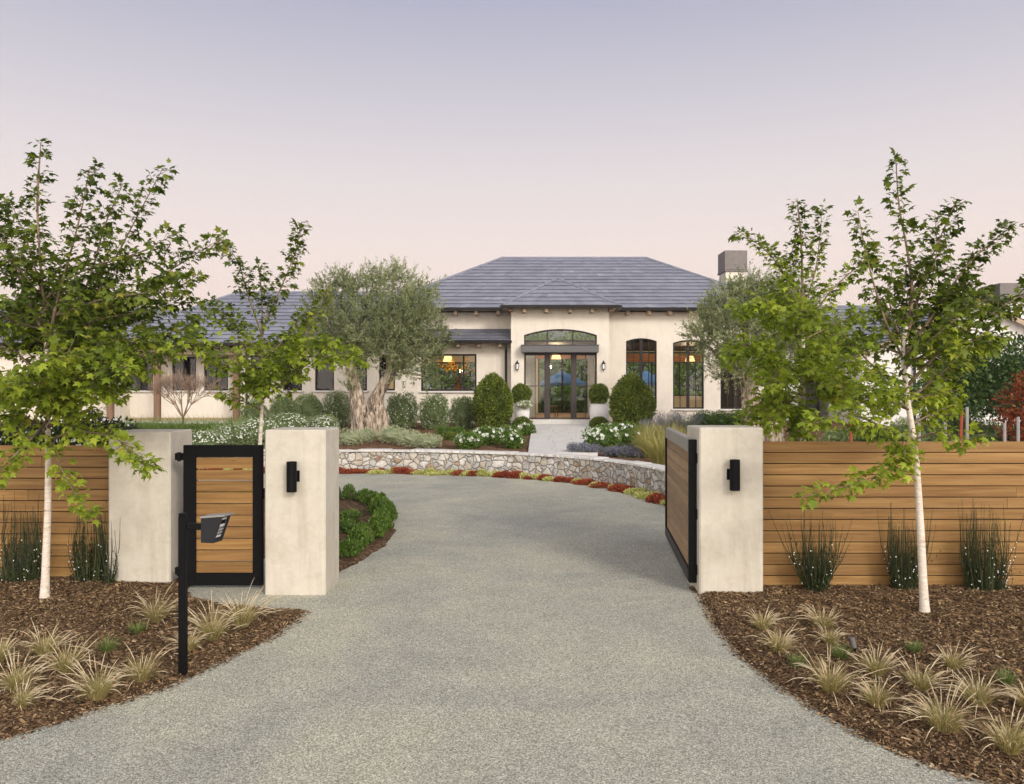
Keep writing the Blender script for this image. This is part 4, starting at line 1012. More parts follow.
def flowers():
    x=gx(458,33.6); r=empty('flower_arrangement',(x,33.6,ZF+.9),0,'vase of golden round-leaved branches seen through the wide left window','flower arrangement')
    mb=MB(); mb.lathe((0,0,0),[(.10,0),(.16,.15),(.13,.4),(.08,.48),(.1,.52)],14); mb.build('vase',M['chair_wood'],r)
    mb=MB(); rs=random.Random(5); P=[]
    for k in range(12):
        a=rs.uniform(0,6.28); sp=rs.uniform(.4,1.25); tip=Vector((math.cos(a)*sp,math.sin(a)*.4*sp,rs.uniform(1.0,1.5)))
        pts=[Vector((0,0,.45)),Vector((tip.x*.3,tip.y*.3,.9)),tip]; mb.tube(pts,.008,4)
        for j in range(7):
            t=rs.uniform(.4,1); q=pts[1].lerp(tip,t)+Vector((rs.uniform(-.1,.1),rs.uniform(-.1,.1),rs.uniform(-.08,.1))); P.append(q)
    mb.build('branches',M['chair_wood'],r)
    mb=MB()
    for q in P:
        n=Vector((rs.gauss(0,.5),-1,rs.gauss(0,.5))).normalized(); u=n.cross(Vector((0,0,1))).normalized(); v=n.cross(u); s_=rs.uniform(.032,.055)
        mb.add([q+u*math.cos(k*math.pi/4)*s_+v*math.sin(k*math.pi/4)*s_ for k in range(8)],[tuple(range(8))],rs.random())
    mb.build('leaves',M['golden'],r)
    r=empty('side_table',(x,33.6,ZF),0,'wooden table under the vase of golden branches','table')
    mb=MB(); mb.bevbox(-1.0,1.0,-.35,.35,.85,.9,.01); mb.build('tabletop',M['chair_wood'],r)
    for sx in (-.9,.9):
        for sy in (-.28,.28): mb=MB(); mb.box(sx-.035,sx+.035,sy-.035,sy+.035,0,.85); mb.build('leg',M['chair_wood'],r)
flowers()
def umbrella(px,Y,label,wpx=48):
    z=gz(383,Y); top=gz(370.5,Y); r=empty('patio_umbrella',(gx(px,Y),Y,1.0),0,label,'patio umbrella','blue umbrellas on the rear patio'); Rr=wpx/2*Y/F
    mb=MB(); n=8; 
    vs=[(0,0,top-1)]+[(Rr*math.cos(2*math.pi*k/n+.4),Rr*math.sin(2*math.pi*k/n+.4),z-1) for k in range(n)]+[(Rr*1.0*math.cos(2*math.pi*k/n+.4),Rr*math.sin(2*math.pi*k/n+.4),z-1.14) for k in range(n)]
    mb.add(vs,[(0,1+k,1+(k+1)%n) for k in range(n)]+[(1+k,1+n+k,1+n+(k+1)%n,1+(k+1)%n) for k in range(n)]); mb.build('canopy',M['umbrella'],r)
    mb=MB(); mb.tube([(0,0,-.05),(0,0,top-1)],.03,8); mb.build('pole',M['black'],r)
    mb=MB(); mb.lathe((0,0,-.05),[(.3,0),(.3,.08),(.05,.12)],16); mb.build('base',M['cap_metal'],r)
umbrella(562,44.5,'blue patio umbrella seen straight through the glass front door',50)
umbrella(646,45.5,'blue patio umbrella seen through the arched window right of the door',46)
def lamp_in(x,y,z,e,c=(1,.72,.42),r=.15):
    l=bpy.data.lights.new('room_lamp','POINT'); l.energy=e; l.color=c; l.shadow_soft_size=r; o=bpy.data.objects.new('room_lamp',l); COL.objects.link(o); o.location=(x,y,z)
def pendant(x,y,z,e,label):
    r=empty('pendant_lamp',(x,y,z),0,label,'pendant lamp')
    mb=MB(); mb.lathe((0,0,0),[(.22,0),(.22,.02),(.15,.24),(.14,.24)],20); mb.build('shade',M['lit_shade'],r); mb=MB(); mb.tube([(0,0,.24),(0,0,4.25-z)],.008,5); mb.build('cord',M['black'],r)
    lamp_in(x,y,z-.15,e)
pendant(gx(448,35.5),35.5,3.55,150,'lit warm pendant lamp inside the wide left window')
pendant(gx(556,37),36.8,3.72,150,'lit warm pendant lamp in the entrance hall')
pendant(gx(690,36.5),36.5,3.6,150,'lit warm pendant lamp inside the right arched windows')
# =====================================================================================
# VEGETATION
# =====================================================================================
LEAF2=np.array([(0,0),(.40,.06),(.24,.24),(.54,.50),(.20,.56),(0,1.0),(-.20,.56),(-.54,.50),(-.24,.24),(-.40,.06),(0,.33)])
LZ=np.array([0,-.10,-.02,-.16,-.03,-.22,-.03,-.16,-.02,-.10,.04])
def norm(a): return a/np.maximum(np.linalg.norm(a,axis=1,keepdims=True),1e-9)
def leaf_mesh(name, P, fwd, up, size, mat, parent, rnd, mi=None):
    """lobed leaves: stem point P, direction fwd, upper side up"""
    f=norm(fwd); s=norm(np.cross(f,up)); n=np.cross(s,f); m=len(P); size=size[:,None,None]
    V=P[:,None,:]+size*(LEAF2[None,:,0,None]*s[:,None,:]+LEAF2[None,:,1,None]*f[:,None,:]+LZ[None,:,None]*n[:,None,:])
    T=np.array([(10,k,(k+1)%10) for k in range(10)]); Fc=(T[None]+(np.arange(m)*11)[:,None,None]).reshape(-1,3)
    return np_mesh(name,V.reshape(-1,3),Fc,mat,np.repeat(rnd,10),parent,mi=None if mi is None else np.repeat(mi,10))
def diamonds(name,P,fwd,up,size,asp,mat,parent,rnd,mi=None,fold=.15):
    """small pointed leaves, 4 corners each with a fold"""
    f=norm(fwd); s=norm(np.cross(f,up)); n=np.cross(s,f); m=len(P); size=size[:,None]
    V=np.stack([P,P+f*size*.5+s*size*asp*.5-n*size*fold*.3,P+f*size,P+f*size*.45-s*size*asp*.5-n*size*fold*.3],1).reshape(-1,3)
    Fc=np.arange(m*4).reshape(m,4)
    return np_mesh(name,V,Fc,mat,rnd,parent,mi=mi)

def maple(base, trunk, r0, branches, label, seed, leafsize=.092, dens=1.0, Zt=None, lit_below_z=2.6):
    rs=random.Random(seed); g=np.random.default_rng(seed); Y0=base.y
    root=empty('maple_tree',tuple(base),0,label,'tree','young pale-barked maples by the entrance'); O=Vector(base)
    def W(p): return pt(p[0],p[1],Y0+(p[2] if len(p)>2 else 0))-O
    tr=smooth_line([W(p) for p in trunk],5); n=len(tr); mb=MB(); 
    rad=[max(.005,r0*(1-.93*(i/(n-1))**.85))*(1+.25*max(0,1-i/3)) *(1+rs.uniform(-.03,.03)) for i in range(n)]
    q=max(2,int(n*.60)); mb.tube(tr[:q+1],rad[:q+1],14); mb.mi=1; mb.tube(tr[q:],rad[q:],10); mb.build('trunk',[M['birch'],M['twig']],root,True)
    bb=MB(); P=[];Fw=[];Ro=[]; cur=[0.0]
    def leaves_on(line,t0,sp,spread):
        L=0; nxt=0; side=1
        tot=sum((line[i+1]-line[i]).length for i in range(len(line)-1)); acc=0
        for i in range(len(line)-1):
            a,b=line[i],line[i+1]; l=(b-a).length; d=(b-a).normalized()
            while nxt<acc+l:
                if nxt>=t0*tot:
                    p=a.lerp(b,(nxt-acc)/l)
                    for s_ in (1,-1):
                        if rs.random()<.12: continue
                        q=Vector((rs.gauss(0,1),rs.gauss(0,1),rs.gauss(0,.45))); q=(q-d*q.dot(d)); 
                        if q.length<.01: continue
                        q.normalize(); pet=rs.uniform(.02,.07)*spread
                        P.append(p+q*pet); f=q*1.0+d*rs.uniform(.1,.9)+Vector((0,0,rs.uniform(-.75,.1))); Fw.append(f.normalized()); Ro.append(cur[0])
                nxt+=sp*rs.uniform(.7,1.3)/dens
            acc+=l
    def grow(line, r, depth, lenk):
        tot=sum((line[i+1]-line[i]).length for i in range(len(line)-1)); 
        k=max(2,int(tot/(.080 if depth==0 else .085)))
        for j in range(k):
            t=(.12 if depth==0 else .2)+(1-(.12 if depth==0 else .2))*(j+rs.random())/k; s=t*(len(line)-1); i=min(int(s),len(line)-2); p=line[i].lerp(line[i+1],s-i); d=(line[i+1]-line[i]).normalized()
            q=Vector((rs.gauss(0,1),rs.gauss(0,1),rs.gauss(.0,.3))); q=q-d*q.dot(d); q.normalize()
            L=lenk*(1.05-.65*t)*rs.uniform(.6,1.25); dd=(d*.6+q*1.0+Vector((0,0,.02))).normalized()
            m=p+dd*L*.5; e=m+(dd+Vector((0,0,rs.uniform(-.15,.35)))+d*.2).normalized()*L*.5
            cur[0]=rs.gauss(0,.17); bb.tube([p,m,e],[max(.0022,r*.35*(1-.6*t)),.0028,.0018],4,False,rs.random())
            leaves_on([p,m,e],.15,.031,1.2)
            if depth==0 and L>.34: grow([p,m,e],r*.3,1,lenk*.42)
        leaves_on(line,.35 if depth==0 else .3,.03,1.5)
    for b in branches:
        pts=b[0]; lk=b[1] if len(b)>1 else .42; rr=b[2] if len(b)>2 else .016
        line=smooth_line([W(p) for p in pts],4); n=len(line)
        bb.tube(line,[max(.003,rr*(1-.85*i/(n-1))) for i in range(n)],7,True,rs.random())
        grow(line,rr,0,lk)
    bo=bb.build('branches',M['twig'],root,True)
    P=np.array([tuple(p) for p in P]); Fw=np.array([tuple(p) for p in Fw]); m=len(P)
    up=np.column_stack([g.normal(0,.45,m),g.normal(0,.45,m)-.1,np.ones(m)])
    sz=leafsize*g.uniform(.45,1.25,m); rnd=np.clip(g.normal(.45,.17,m)+np.array(Ro),0,1)
    zz=P[:,2]+O.z+g.normal(0,.25,m); mi=(zz<lit_below_z).astype(int)  # leaves below this height get the lit colour, those above the shaded one
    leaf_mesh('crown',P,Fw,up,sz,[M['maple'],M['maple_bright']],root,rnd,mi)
    print('maple',label[:30],m); return root

T1=[((46,440),(30,425,-.1),(-20,398,-.3))]
maple(Vector((gx(45,8.4),8.4,.0)),[(44.5,604),(46,560),(48,500),(48,440),(47,380),(46,330),(41,270),(37,200),(41,142)],.046,
 [([(48,428),(75,398,-.2),(110,358,-.4),(155,330,-.6)],.42,.022),
  ([(47,415),(70,370,.1),(95,300,.3),(125,240,.3),(163,168,.4)],.36,.022),
  ([(46,350),(60,290,-.2),(78,225,-.3),(90,168,-.3)],.30,.018),
  ([(46,360),(85,290,.5),(105,225,.6),(123,184,.6)],.28,.018),
  ([(47,400),(90,345,.2),(150,285,.2),(222,238,.2)],.36,.02),
  ([(48,430),(20,415,-.2),(-30,395,-.5)],.42,.02),
  ([(46,340),(20,280,-.1),(0,230,-.1),(-25,180)],.36,.018),
  ([(47,390),(15,350,.3),(-40,310,.3)],.42,.018),
  ([(48,440),(80,432,-.4),(118,440,-.7),(152,468,-.9)],.25,.014),
  ([(48,435),(62,470,-.3),(78,498,-.5),(92,516,-.6)],.16,.012),
  ([(46,380),(100,372,-.5),(150,352,-.7),(212,345,-.8)],.40,.018),
  ([(48,420),(30,440,-.4),(8,462,-.7),(-14,485,-.8)],.28,.014),
  ([(44,300),(80,272,.1),(140,252,.2),(178,232,.1)],.32,.014),
  ([(44,320),(100,300,-.4),(150,292,-.6),(200,280,-.7)],.38,.014),
  ([(44,300),(10,260,-.4),(-30,235,-.6)],.36,.014),
  ([(47,400),(40,380,-.7),(70,350,-1.3)],.40,.016),
  ([(46,350),(40,320,.8),(20,300,1.4)],.40,.016),
  ([(46,350),(75,330,.8),(110,315,1.4)],.40,.016),
  ([(47,400),(75,385,.5),(130,390,.9)],.36,.016),
  ([(47,400),(10,390,.5),(-30,370,.9)],.36,.016),
  ([(41,270),(38,210),(41,142)],.20,.012),
  ([(46,345),(90,322,-.3),(140,312,-.4),(190,300,-.4)],.42,.014),
  ([(46,365),(100,345,.3),(160,335,.4),(205,322,.4)],.42,.014),
  ([(47,395),(90,375,-.8),(125,365,-1.2)],.44,.014),
  ([(47,410),(25,395,-.7),(5,380,-1.2)],.44,.014),
  ([(44,310),(80,300,.8),(120,280,1.2)],.40,.014),
  ([(45,330),(10,320,-.5),(-20,300,-.8)],.44,.014),
  ([(43,300),(30,250,.3),(10,200,.3)],.24,.012)],
 'white-trunked maple in front of the left cedar fence, its leaves reaching over the blank pillar',101,.080,1.25)
maple(Vector((gx(259,11.2),11.2,.0)),[(259,556),(259,480),(260,445),(262,400),(262,340),(262,300),(258,264)],.045,
 [([(262,330),(280,290,.1),(296,250,.1),(300,223,.1)],.24,.014),
  ([(262,335),(248,295),(238,262,-.1),(222,240,-.2)],.26,.014),
  ([(262,400),(290,378,-.3),(320,358,-.5),(362,358,-.7)],.36,.016),
  ([(262,400),(235,372,-.2),(208,352,-.4)],.36,.014),
  ([(262,380),(290,350,.2),(310,325,.2),(328,292,.2)],.30,.014),
  ([(262,355),(235,325,.2),(205,300,.3)],.36,.014),
  ([(262,365),(285,338,.5),(305,312,.7)],.30,.012),
  ([(262,390),(300,352,-.4),(335,338,-.7)],.38,.014),
  ([(262,395),(255,365,-.6),(240,340,-1.1)],.38,.014),
  ([(262,395),(275,370,.6),(290,345,1.1)],.34,.014),
  ([(262,410),(240,400,-.2),(218,390,-.3)],.24,.012),
  ([(262,340),(268,300),(258,264)],.20,.01)],
 'thin maple with a sparse top standing behind the pedestrian gate',202,.084,1.3,lit_below_z=3.2)
maple(Vector((gx(925,7.9),7.9,.0)),[(925,617),(923,580),(920,520),(915,450),(907,395),(903,345),(912,300),(908,255),(899,205),(896,160)],.047,
 [([(903,348),(916,305,.1),(930,262,.1),(955,203,.2)],.28,.02),
  ([(905,355),(935,312,.2),(970,262,.3),(1012,226,.3)],.28,.02),
  ([(908,385),(950,342,-.2),(990,315,-.3),(1040,283,-.4)],.32,.02),
  ([(908,400),(940,375,.4),(965,352,.6),(995,345,.8)],.32,.016),
  ([(904,360),(885,320,-.1),(868,262,-.1),(858,212,-.1)],.20,.014),
  ([(913,440),(885,428,-.3),(850,415,-.5),(810,425,-.7)],.30,.018),
  ([(906,392),(875,368,-.2),(842,332,-.3)],.30,.018),
  ([(914,450),(890,468,-.3),(860,482,-.5),(800,498,-.7)],.14,.012),
  ([(913,440),(940,432,-.2),(962,440,-.3),(984,434,-.4)],.14,.012),
  ([(904,345),(890,305),(893,262)],.28,.012),
  ([(905,370),(925,345,.6),(950,325,1.2)],.32,.014),
  ([(909,410),(890,395,-.3),(862,385,-.6)],.32,.014),
  ([(909,410),(885,400,.5),(865,395,.9)],.30,.014),
  ([(905,360),(930,340,-.4),(980,300,-.6)],.30,.014),
  ([(912,430),(905,450,-.3),(908,480,-.4)],.13,.010),
  ([(910,300),(935,262,-.1),(935,215,-.1)],.22,.010),
  ([(903,345),(912,300),(908,255),(899,205),(896,160)],.17,.012),
  ([(909,400),(930,395,.2),(958,390,.4)],.26,.012),
  ([(905,365),(935,350,-.3),(965,342,-.4),(1000,335,-.4)],.36,.014),
  ([(904,355),(880,345,.3),(858,330,.5)],.34,.014),
  ([(906,330),(940,300,.5),(985,290,.7)],.36,.014),
  ([(911,425),(935,412,.2),(955,405,.4)],.28,.012),
  ([(905,350),(940,325,.2),(985,300,.3),(1024,310,.3)],.36,.012)],
 'white-trunked maple leaning in front of the right cedar fence',303,.080,1.4)
maple(Vector((gx(803,10.6),10.6,.1)),[(803,550),(803,480),(803,430),(803,370),(803,310),(801,240),(797,198)],.055,
 [([(803,310),(815,272),(820,235),(822,206)],.17,.012),
  ([(803,320),(785,275),(765,250,-.1),(737,230,-.1)],.22,.014),
  ([(803,330),(830,292,.1),(858,266,.1),(875,252,.1)],.22,.014),
  ([(803,380),(770,352,-.5),(742,345,-.8),(728,352,-1.0)],.40,.016),
  ([(803,395),(775,392,-.5),(755,408,-.9),(742,425,-1.1)],.34,.016),
  ([(803,395),(830,395,-.4),(860,400,-.6)],.42,.016),
  ([(803,400),(803,425,-.8),(795,450,-1.5)],.30,.014),
  ([(803,350),(778,322,-.2),(752,305,-.3),(735,312,-.4)],.40,.014),
  ([(803,340),(840,322,.2),(872,312,.3)],.40,.014),
  ([(803,370),(845,362,.4),(875,372,.7)],.42,.014),
  ([(803,360),(795,330,-.7),(805,310,-1.2)],.42,.014),
  ([(803,370),(780,370,-.9),(770,385,-1.6)],.42,.014),
  ([(803,360),(825,345,.8),(835,330,1.4)],.42,.014),
  ([(803,385),(830,375,-.9),(845,390,-1.6)],.42,.014),
  ([(803,390),(780,410,-.8),(770,425,-1.4)],.36,.014),
  ([(803,330),(785,300,.4),(770,285,.7)],.36,.012),
  ([(803,300),(790,268),(795,240)],.20,.010),
  ([(803,310),(801,250),(797,200)],.18,.012)],
 'dense bright green maple behind the right fence, spilling over the pillar beside the driveway gate',404,.084,1.4,lit_below_z=4.0)

# ---- olive trees ----
def olive(base, trunks, crown, label, seed, n=26000, lf=.085, green=.0):
    g=np.random.default_rng(seed); rs=random.Random(seed); O=Vector(base); root=empty('olive_tree',tuple(base),0,label,'tree','old olive trees in front of the house')
    mb=MB()
    ends=[]
    for t in trunks:
        line=smooth_line([pt(p[0],p[1],O.y+p[2])-O for p in t[0]],8); n_=len(line); R0,R1=t[1],t[2]
        # gnarled, fluted section
        vs=[];fs=[];K=40; ph=rs.uniform(0,6)
        for i,p in enumerate(line):
            u=i/(n_-1); r=R0+(R1-R0)*u**.7; 
            for k in range(K):
                a=2*math.pi*k/K; fl=1+.20*math.sin(5*a+ph+u*3.2+.8*math.sin(u*9))+.16*abs(math.sin(8*a-ph*2+u*5))+.05*math.sin(19*a+u*7)+.2*float(vnoise(np.array([a*1.6+ph]),np.array([u*7+ph]),5)[0])+.5*max(0,(.16-u))*(1+math.sin(3*a+ph))
                vs.append((p.x+math.cos(a)*r*fl,p.y+math.sin(a)*r*fl,p.z))
        for i in range(n_-1):
            for k in range(K): k2=(k+1)%K; fs.append((i*K+k,i*K+k2,(i+1)*K+k2,(i+1)*K+k))
        fs.append(tuple((n_-1)*K+k for k in range(K))); mb.add(vs,fs); ends.append((line[-1],R1))
    # limbs
    cl=[]
    for (cx,cy,dy,r) in crown: cl.append((pt(cx,cy+(10 if cy<330 else 4),O.y+dy)-O,r*.93))
    for c,r in cl:
        e,R1=min(ends,key=lambda q:(q[0]-c).length); m=e.lerp(c,.5)+Vector((rs.uniform(-.15,.15),rs.uniform(-.15,.15),-.1)); mb.tube([e-Vector((0,0,.15)),m,c],[R1*.5,R1*.28,.02],7,True,.5,.2)
    mb.build('trunk',M['olive_bark'],root,True)
    vol=np.array([r**2.0 for c,r in cl]); cnt=(vol/vol.sum()*n).astype(int); P=[];D=[];Rn=[]
    for (c,r),k in zip(cl,cnt):
        tone=rs.uniform(.30,.66)
        # sprays: twig start points over the clump's shell, leaves along them
        ns=max(4,k//22); dv=norm(g.normal(size=(ns,3))); dv[:,2]=np.abs(dv[:,2])*.9+dv[:,2]*.1 if False else dv[:,2]
        st=np.array(c)+dv*r*g.uniform(.35,1.0,(ns,1)); td=norm(dv*.6+np.array([0,0,.55])+g.normal(0,.35,(ns,3))); L=g.uniform(.18,.6,ns)*np.where(g.random(ns)<.12,1.5,1)*min(1,r/.6+.2)
        for s_,d_,l_ in zip(st,td,L):
            q=g.random(22)[:,None]; P.append(s_+d_*l_*q+g.normal(0,.018,(22,3))); D.append(d_+g.normal(0,.55,(22,3))); Rn.append(np.full(22,tone+g.normal(0,.2))+g.normal(0,.12,22))
    P=np.concatenate(P);D=np.concatenate(D);m=len(P)
    diamonds('crown',P,D,g.normal(size=(m,3))+np.array([0,0,.6]),lf*g.uniform(.6,1.3,m),.26,M['olive'],root,np.clip(np.concatenate(Rn),0,1))
olive(Vector((gx(368,27),27,.72)),
 [([(362,436,0),(360,418,0),(358,400,.0),(354,380,0),(350,362,0)],.28,.15),([(379,436,.1),(381,418,.1),(376,402,.1),(382,386,.1),(395,366,.1)],.29,.16),([(371,436,-.15),(371,424,-.15),(368,412,-.1)],.20,.14)],
 [(322,300,0,.75),(340,285,.3,.7),(365,282,-.2,.75),(395,278,.2,.8),(420,290,0,.7),(335,320,-.3,.8),(365,315,-.8,.95),(400,310,-.6,.95),(425,318,.2,.7),(350,345,-.2,.7),(330,345,.5,.5),(385,342,-.6,.85),(415,345,-.4,.8),(432,350,0,.45),(405,368,-.3,.5),(428,372,0,.35),(362,330,.9,1.0),(400,325,1.0,.9),(318,325,.3,.55),(440,335,.2,.4),(345,272,.1,.35),(374,270,.1,.4),(392,268,.1,.35),(325,275,.1,.35),(355,372,-.2,.3),(310,312,.2,.4),(348,385,-.2,.22),(420,300,.6,.7)],
 'grey-green olive tree with a twisted double trunk, left of the front door',11,74000,.10)
olive(Vector((gx(760,25),25,.70)),
 [([(752,445,0),(752,425,0),(751,400,0),(748,375,0)],.34,.2),([(771,445,.1),(772,425,.1),(770,402,.1),(775,380,.1)],.38,.2)],
 [(705,320,0,.6),(725,300,0,.7),(750,285,.2,.7),(780,285,0,.7),(715,345,-.2,.65),(740,325,-.6,.9),(770,320,-.5,.9),(800,310,0,.8),(730,365,-.2,.6),(755,355,-.5,.8),(785,350,-.4,.8),(815,345,.2,.8),(745,300,.7,.8),(790,300,.8,.8),(830,325,.4,.6),(697,330,0,.4),(710,298,0,.35),(735,282,0,.35)],
 'olive tree whose crown overlaps the right end of the house, behind the bright green maple',12,62000,.10)

# ---- generic leafy shrub: shell of small leaves round an uneven solid of twigs ----
def shrub(name,label,cat,base,rx,rz,n,lf,mat,group=None,ry=None,flowers=None,squash=1.0,asp=.55,bump=.12,cone=0.0,lift=0.0,seed=None,parent=None,mk_stem=True,drop=0):
    seed=seed or int(abs(base[0]*971+base[1]*77+base[2]*13))%99991+1; g=np.random.default_rng(seed); ry=ry or rx
    root=empty(name,tuple(base),0,label,cat,group,parent)
    d=norm(g.normal(size=(n,3))); 
    a=np.arctan2(d[:,1],d[:,0]); bm=1+bump*(vnoise(a*1.9+seed,d[:,2]*2.6+seed,7)+.6*vnoise(a*4.5+seed,d[:,2]*6,9))
    rr=1+.04-np.abs(g.normal(0,.12,n))+.05*g.random(n)**6-.25*(g.random(n)<.12)*g.random(n)
    tz=d[:,2]; sx_=1-cone*np.clip(tz,0,1)**1.5
    # fuller body: superellipsoid
    e=.97; dd=np.sign(d)*np.abs(d)**e
    P=np.stack([dd[:,0]*rx*sx_,dd[:,1]*ry*sx_,dd[:,2]*rz],1)*(bm*rr)[:,None]; P[:,2]+=rz*squash+lift
    keep=P[:,2]>drop+.0; P=P[keep]; d=d[keep]; m=len(P)
    D=d+g.normal(0,.6,(m,3))+np.array([0,0,.35]); U=d*.6+g.normal(0,.5,(m,3))+np.array([0,0,.6])
    pn=vnoise(d[:,0]*4+seed%97,d[:,2]*4+d[:,1]*2,31)*.2
    diamonds('foliage',P,D,U,lf*g.uniform(.6,1.3,m),asp,M[mat],root,np.clip(g.normal(.5,.2,m)+pn,0,1))
    # inner twigs
    mb=MB(); rs=random.Random(seed); 
    for k in range(12 if mk_stem else 4):
        q=Vector(norm(g.normal(size=(1,3)))[0]); e_=Vector((q.x*rx*.75,q.y*ry*.75,rz*squash+lift+abs(q.z)*rz*.7)); mb.tube([(q.x*.04,q.y*.04,-.08),e_*.5+Vector((0,0,.0)),e_],[.02,.014,.005],5,False,rs.random())
    # opaque uneven heart of the plant
    K,J=14,9; vs=[];fs=[]
    for j in range(J+1):
        th_=math.pi*j/J
        for k in range(K):
            ph=2*math.pi*k/K; r_=.74*(1+.14*rs.uniform(-1,1)); s2=1-cone*max(0,math.cos(th_))**1.5
            z=math.cos(th_)*rz*r_+rz*squash+lift; vs.append((math.sin(th_)*math.cos(ph)*rx*r_*s2*1.05,math.sin(th_)*math.sin(ph)*ry*r_*s2*1.05,max(z,-.05)))
    for j in range(J):
        for k in range(K): k2=(k+1)%K; fs.append((j*K+k,(j+1)*K+k,(j+1)*K+k2,j*K+k2))
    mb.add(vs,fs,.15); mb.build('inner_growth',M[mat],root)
    if flowers:
        fm,fn,fs_=flowers[:3]; zmin=flowers[3] if len(flowers)>3 else -1
        dd=norm(g.normal(size=(fn,3))); dd[:,2]=np.abs(dd[:,2]) if zmin>=0 else dd[:,2]
        Pf=np.stack([dd[:,0]*rx,dd[:,1]*ry,dd[:,2]*rz],1)*g.uniform(.92,1.1,(fn,1)); Pf[:,2]+=rz*squash+lift; Pf=Pf[Pf[:,2]>.02]; k=len(Pf)
        # five petals each
        Pp=np.repeat(Pf,5,0); ang=np.tile(np.arange(5)*2*np.pi/5,k)+np.repeat(g.uniform(0,6,k),5); nn=np.repeat(norm(norm(Pf-np.array([0,0,rz*squash]))+np.array([0,-.4,.5])),5,0)
        u=norm(np.cross(nn,np.array([[.3,.2,1.]]))); v=np.cross(nn,u); D=u*np.cos(ang)[:,None]+v*np.sin(ang)[:,None]+nn*.35
        diamonds('blossoms',Pp,D,nn,fs_*g.uniform(.8,1.2,5*k),.75,M[fm],root,g.random(5*k))
    return root

# big boxwoods
shrub('boxwood_bush','large dense egg-shaped boxwood left of the front door','bush',(gx(493.5,28),28,.80),.64,.98,15000,.078,'boxwood','large clipped boxwoods flanking the door',bump=.09,cone=.30)
shrub('boxwood_bush','large dense egg-shaped boxwood right of the front door','bush',(gx(631.5,28),28,.80),.735,.98,16000,.078,'boxwood','large clipped boxwoods flanking the door',bump=.09,cone=.30)
shrub('boxwood_ball','small clipped boxwood ball left of the entrance steps','bush',(gx(522,29),29,.72),.33,.28,3500,.05,'boxwood','small boxwood balls by the steps',bump=.05)
shrub('boxwood_ball','small clipped boxwood ball right of the entrance steps','bush',(gx(599,29),29,.72),.33,.28,3500,.05,'boxwood','small boxwood balls by the steps',bump=.05)
# planters
def planter(px,Y,label,w,h,zb):
    r=empty('planter',(gx(px,Y),Y,zb),0,label,'planter','white planters beside the front door')
    mb=MB(); mb.lathe((0,0,0),[(w*.36,0),(w*.44,h*.1),(w*.5,h*.55),(w*.47,h*.92),(w*.5,h),(w*.43,h),(w*.42,h*.88)],28); mb.build('pot',M['pot'],r)
    mb=MB(); mb.lathe((0,0,0),[(w*.43,h*.85),(w*.43,h*.9)],20); mb.build('soil',M['mulch_far'],r)
planter(522,30.2,'white planter overflowing with pale trailing leaves left of the door',.58,.72,1.0)
planter(599,30.2,'bare-rimmed white planter right of the door',.74,.76,1.0)
for px,l in ((521.5,'round clipped topiary ball in the left white planter'),(599,'round clipped topiary ball in the right white planter')):
    shrub('topiary_ball',l,'topiary',(gx(px,30.2),30.2,1.73),.35,.37,4200,.06,'boxwood','topiary balls in the white planters',bump=.12,mk_stem=True)
shrub('trailing_plant','pale white trailing leaves spilling over the rim of the left planter','plant',(gx(524,30.0),29.95,1.62),.30,.12,700,.07,'silver',flowers=('white_petal',60,.05))
# medium shrub row
row=[(255,27.6,.42,.55,'sage'),(283,29,.44,.62,'sage'),(309,29,.50,.62,'sage'),(337,29,.52,.66,'sage'),(402,28.8,.58,.64,'sage'),(435,28.8,.56,.62,'sage'),(464,29,.48,.58,'sage')]
rl_=['sage-green shrub under the first narrow window, behind the thin maple trunk','sage-green shrub under the second narrow window','sage-green shrub under the third narrow window','white-flecked sage-green shrub against the left side of the olive trunk','white-flecked sage-green shrub just right of the olive trunk','sage-green shrub under the left end of the wide window','sage-green shrub between the wide window and the large left boxwood']
for (px,Y,rx,rz,m_),l in zip(row,rl_):
    fl=('white_petal',170,.022) if px in (337,402,435) else None
    shrub('round_shrub',l,'shrub',(gx(px,Y),Y,.82),rx,rz,6500,.055,m_,'round shrubs along the front wall',flowers=fl,bump=.2)
# white flowering shrubs behind the gate and left
for px,Y,rx,rz,l in ((205,21.5,.55,.30,'white-flowered low shrub behind the blank pillar'),(232,22.5,.6,.34,'white-flowered low shrub seen over the left half of the pedestrian gate'),(258,23,.6,.42,'white-flowered low shrub above the pedestrian gate, at the thin maple trunk'),(288,25,.62,.42,'white-flowered low shrub above the lamp pillar'),(322,25.5,.5,.36,'white-flowered low shrub above the right edge of the lamp pillar')):
    shrub('white_flower_shrub',l,'shrub',(gx(px,Y),Y,float(terr(0,Y))-.03),rx,rz,3800,.05,'sage','white-flowered shrubs behind the left pillars',flowers=('white_petal',230,.026,0),bump=.26)
shrub('flowering_bush','tall dark bush with white blossoms rising behind the left cedar fence','bush',(gx(88,12.3),12.3,.0),.95,.88,9000,.085,'dark_leaf',flowers=('white_petal',260,.05),bump=.2)
shrub('flowering_bush','dark bush with white blossoms at the left end, behind the cedar fence and maple','bush',(gx(20,12.8),12.8,.0),1.0,.85,8000,.085,'dark_leaf',flowers=('white_petal',120,.05),bump=.2)

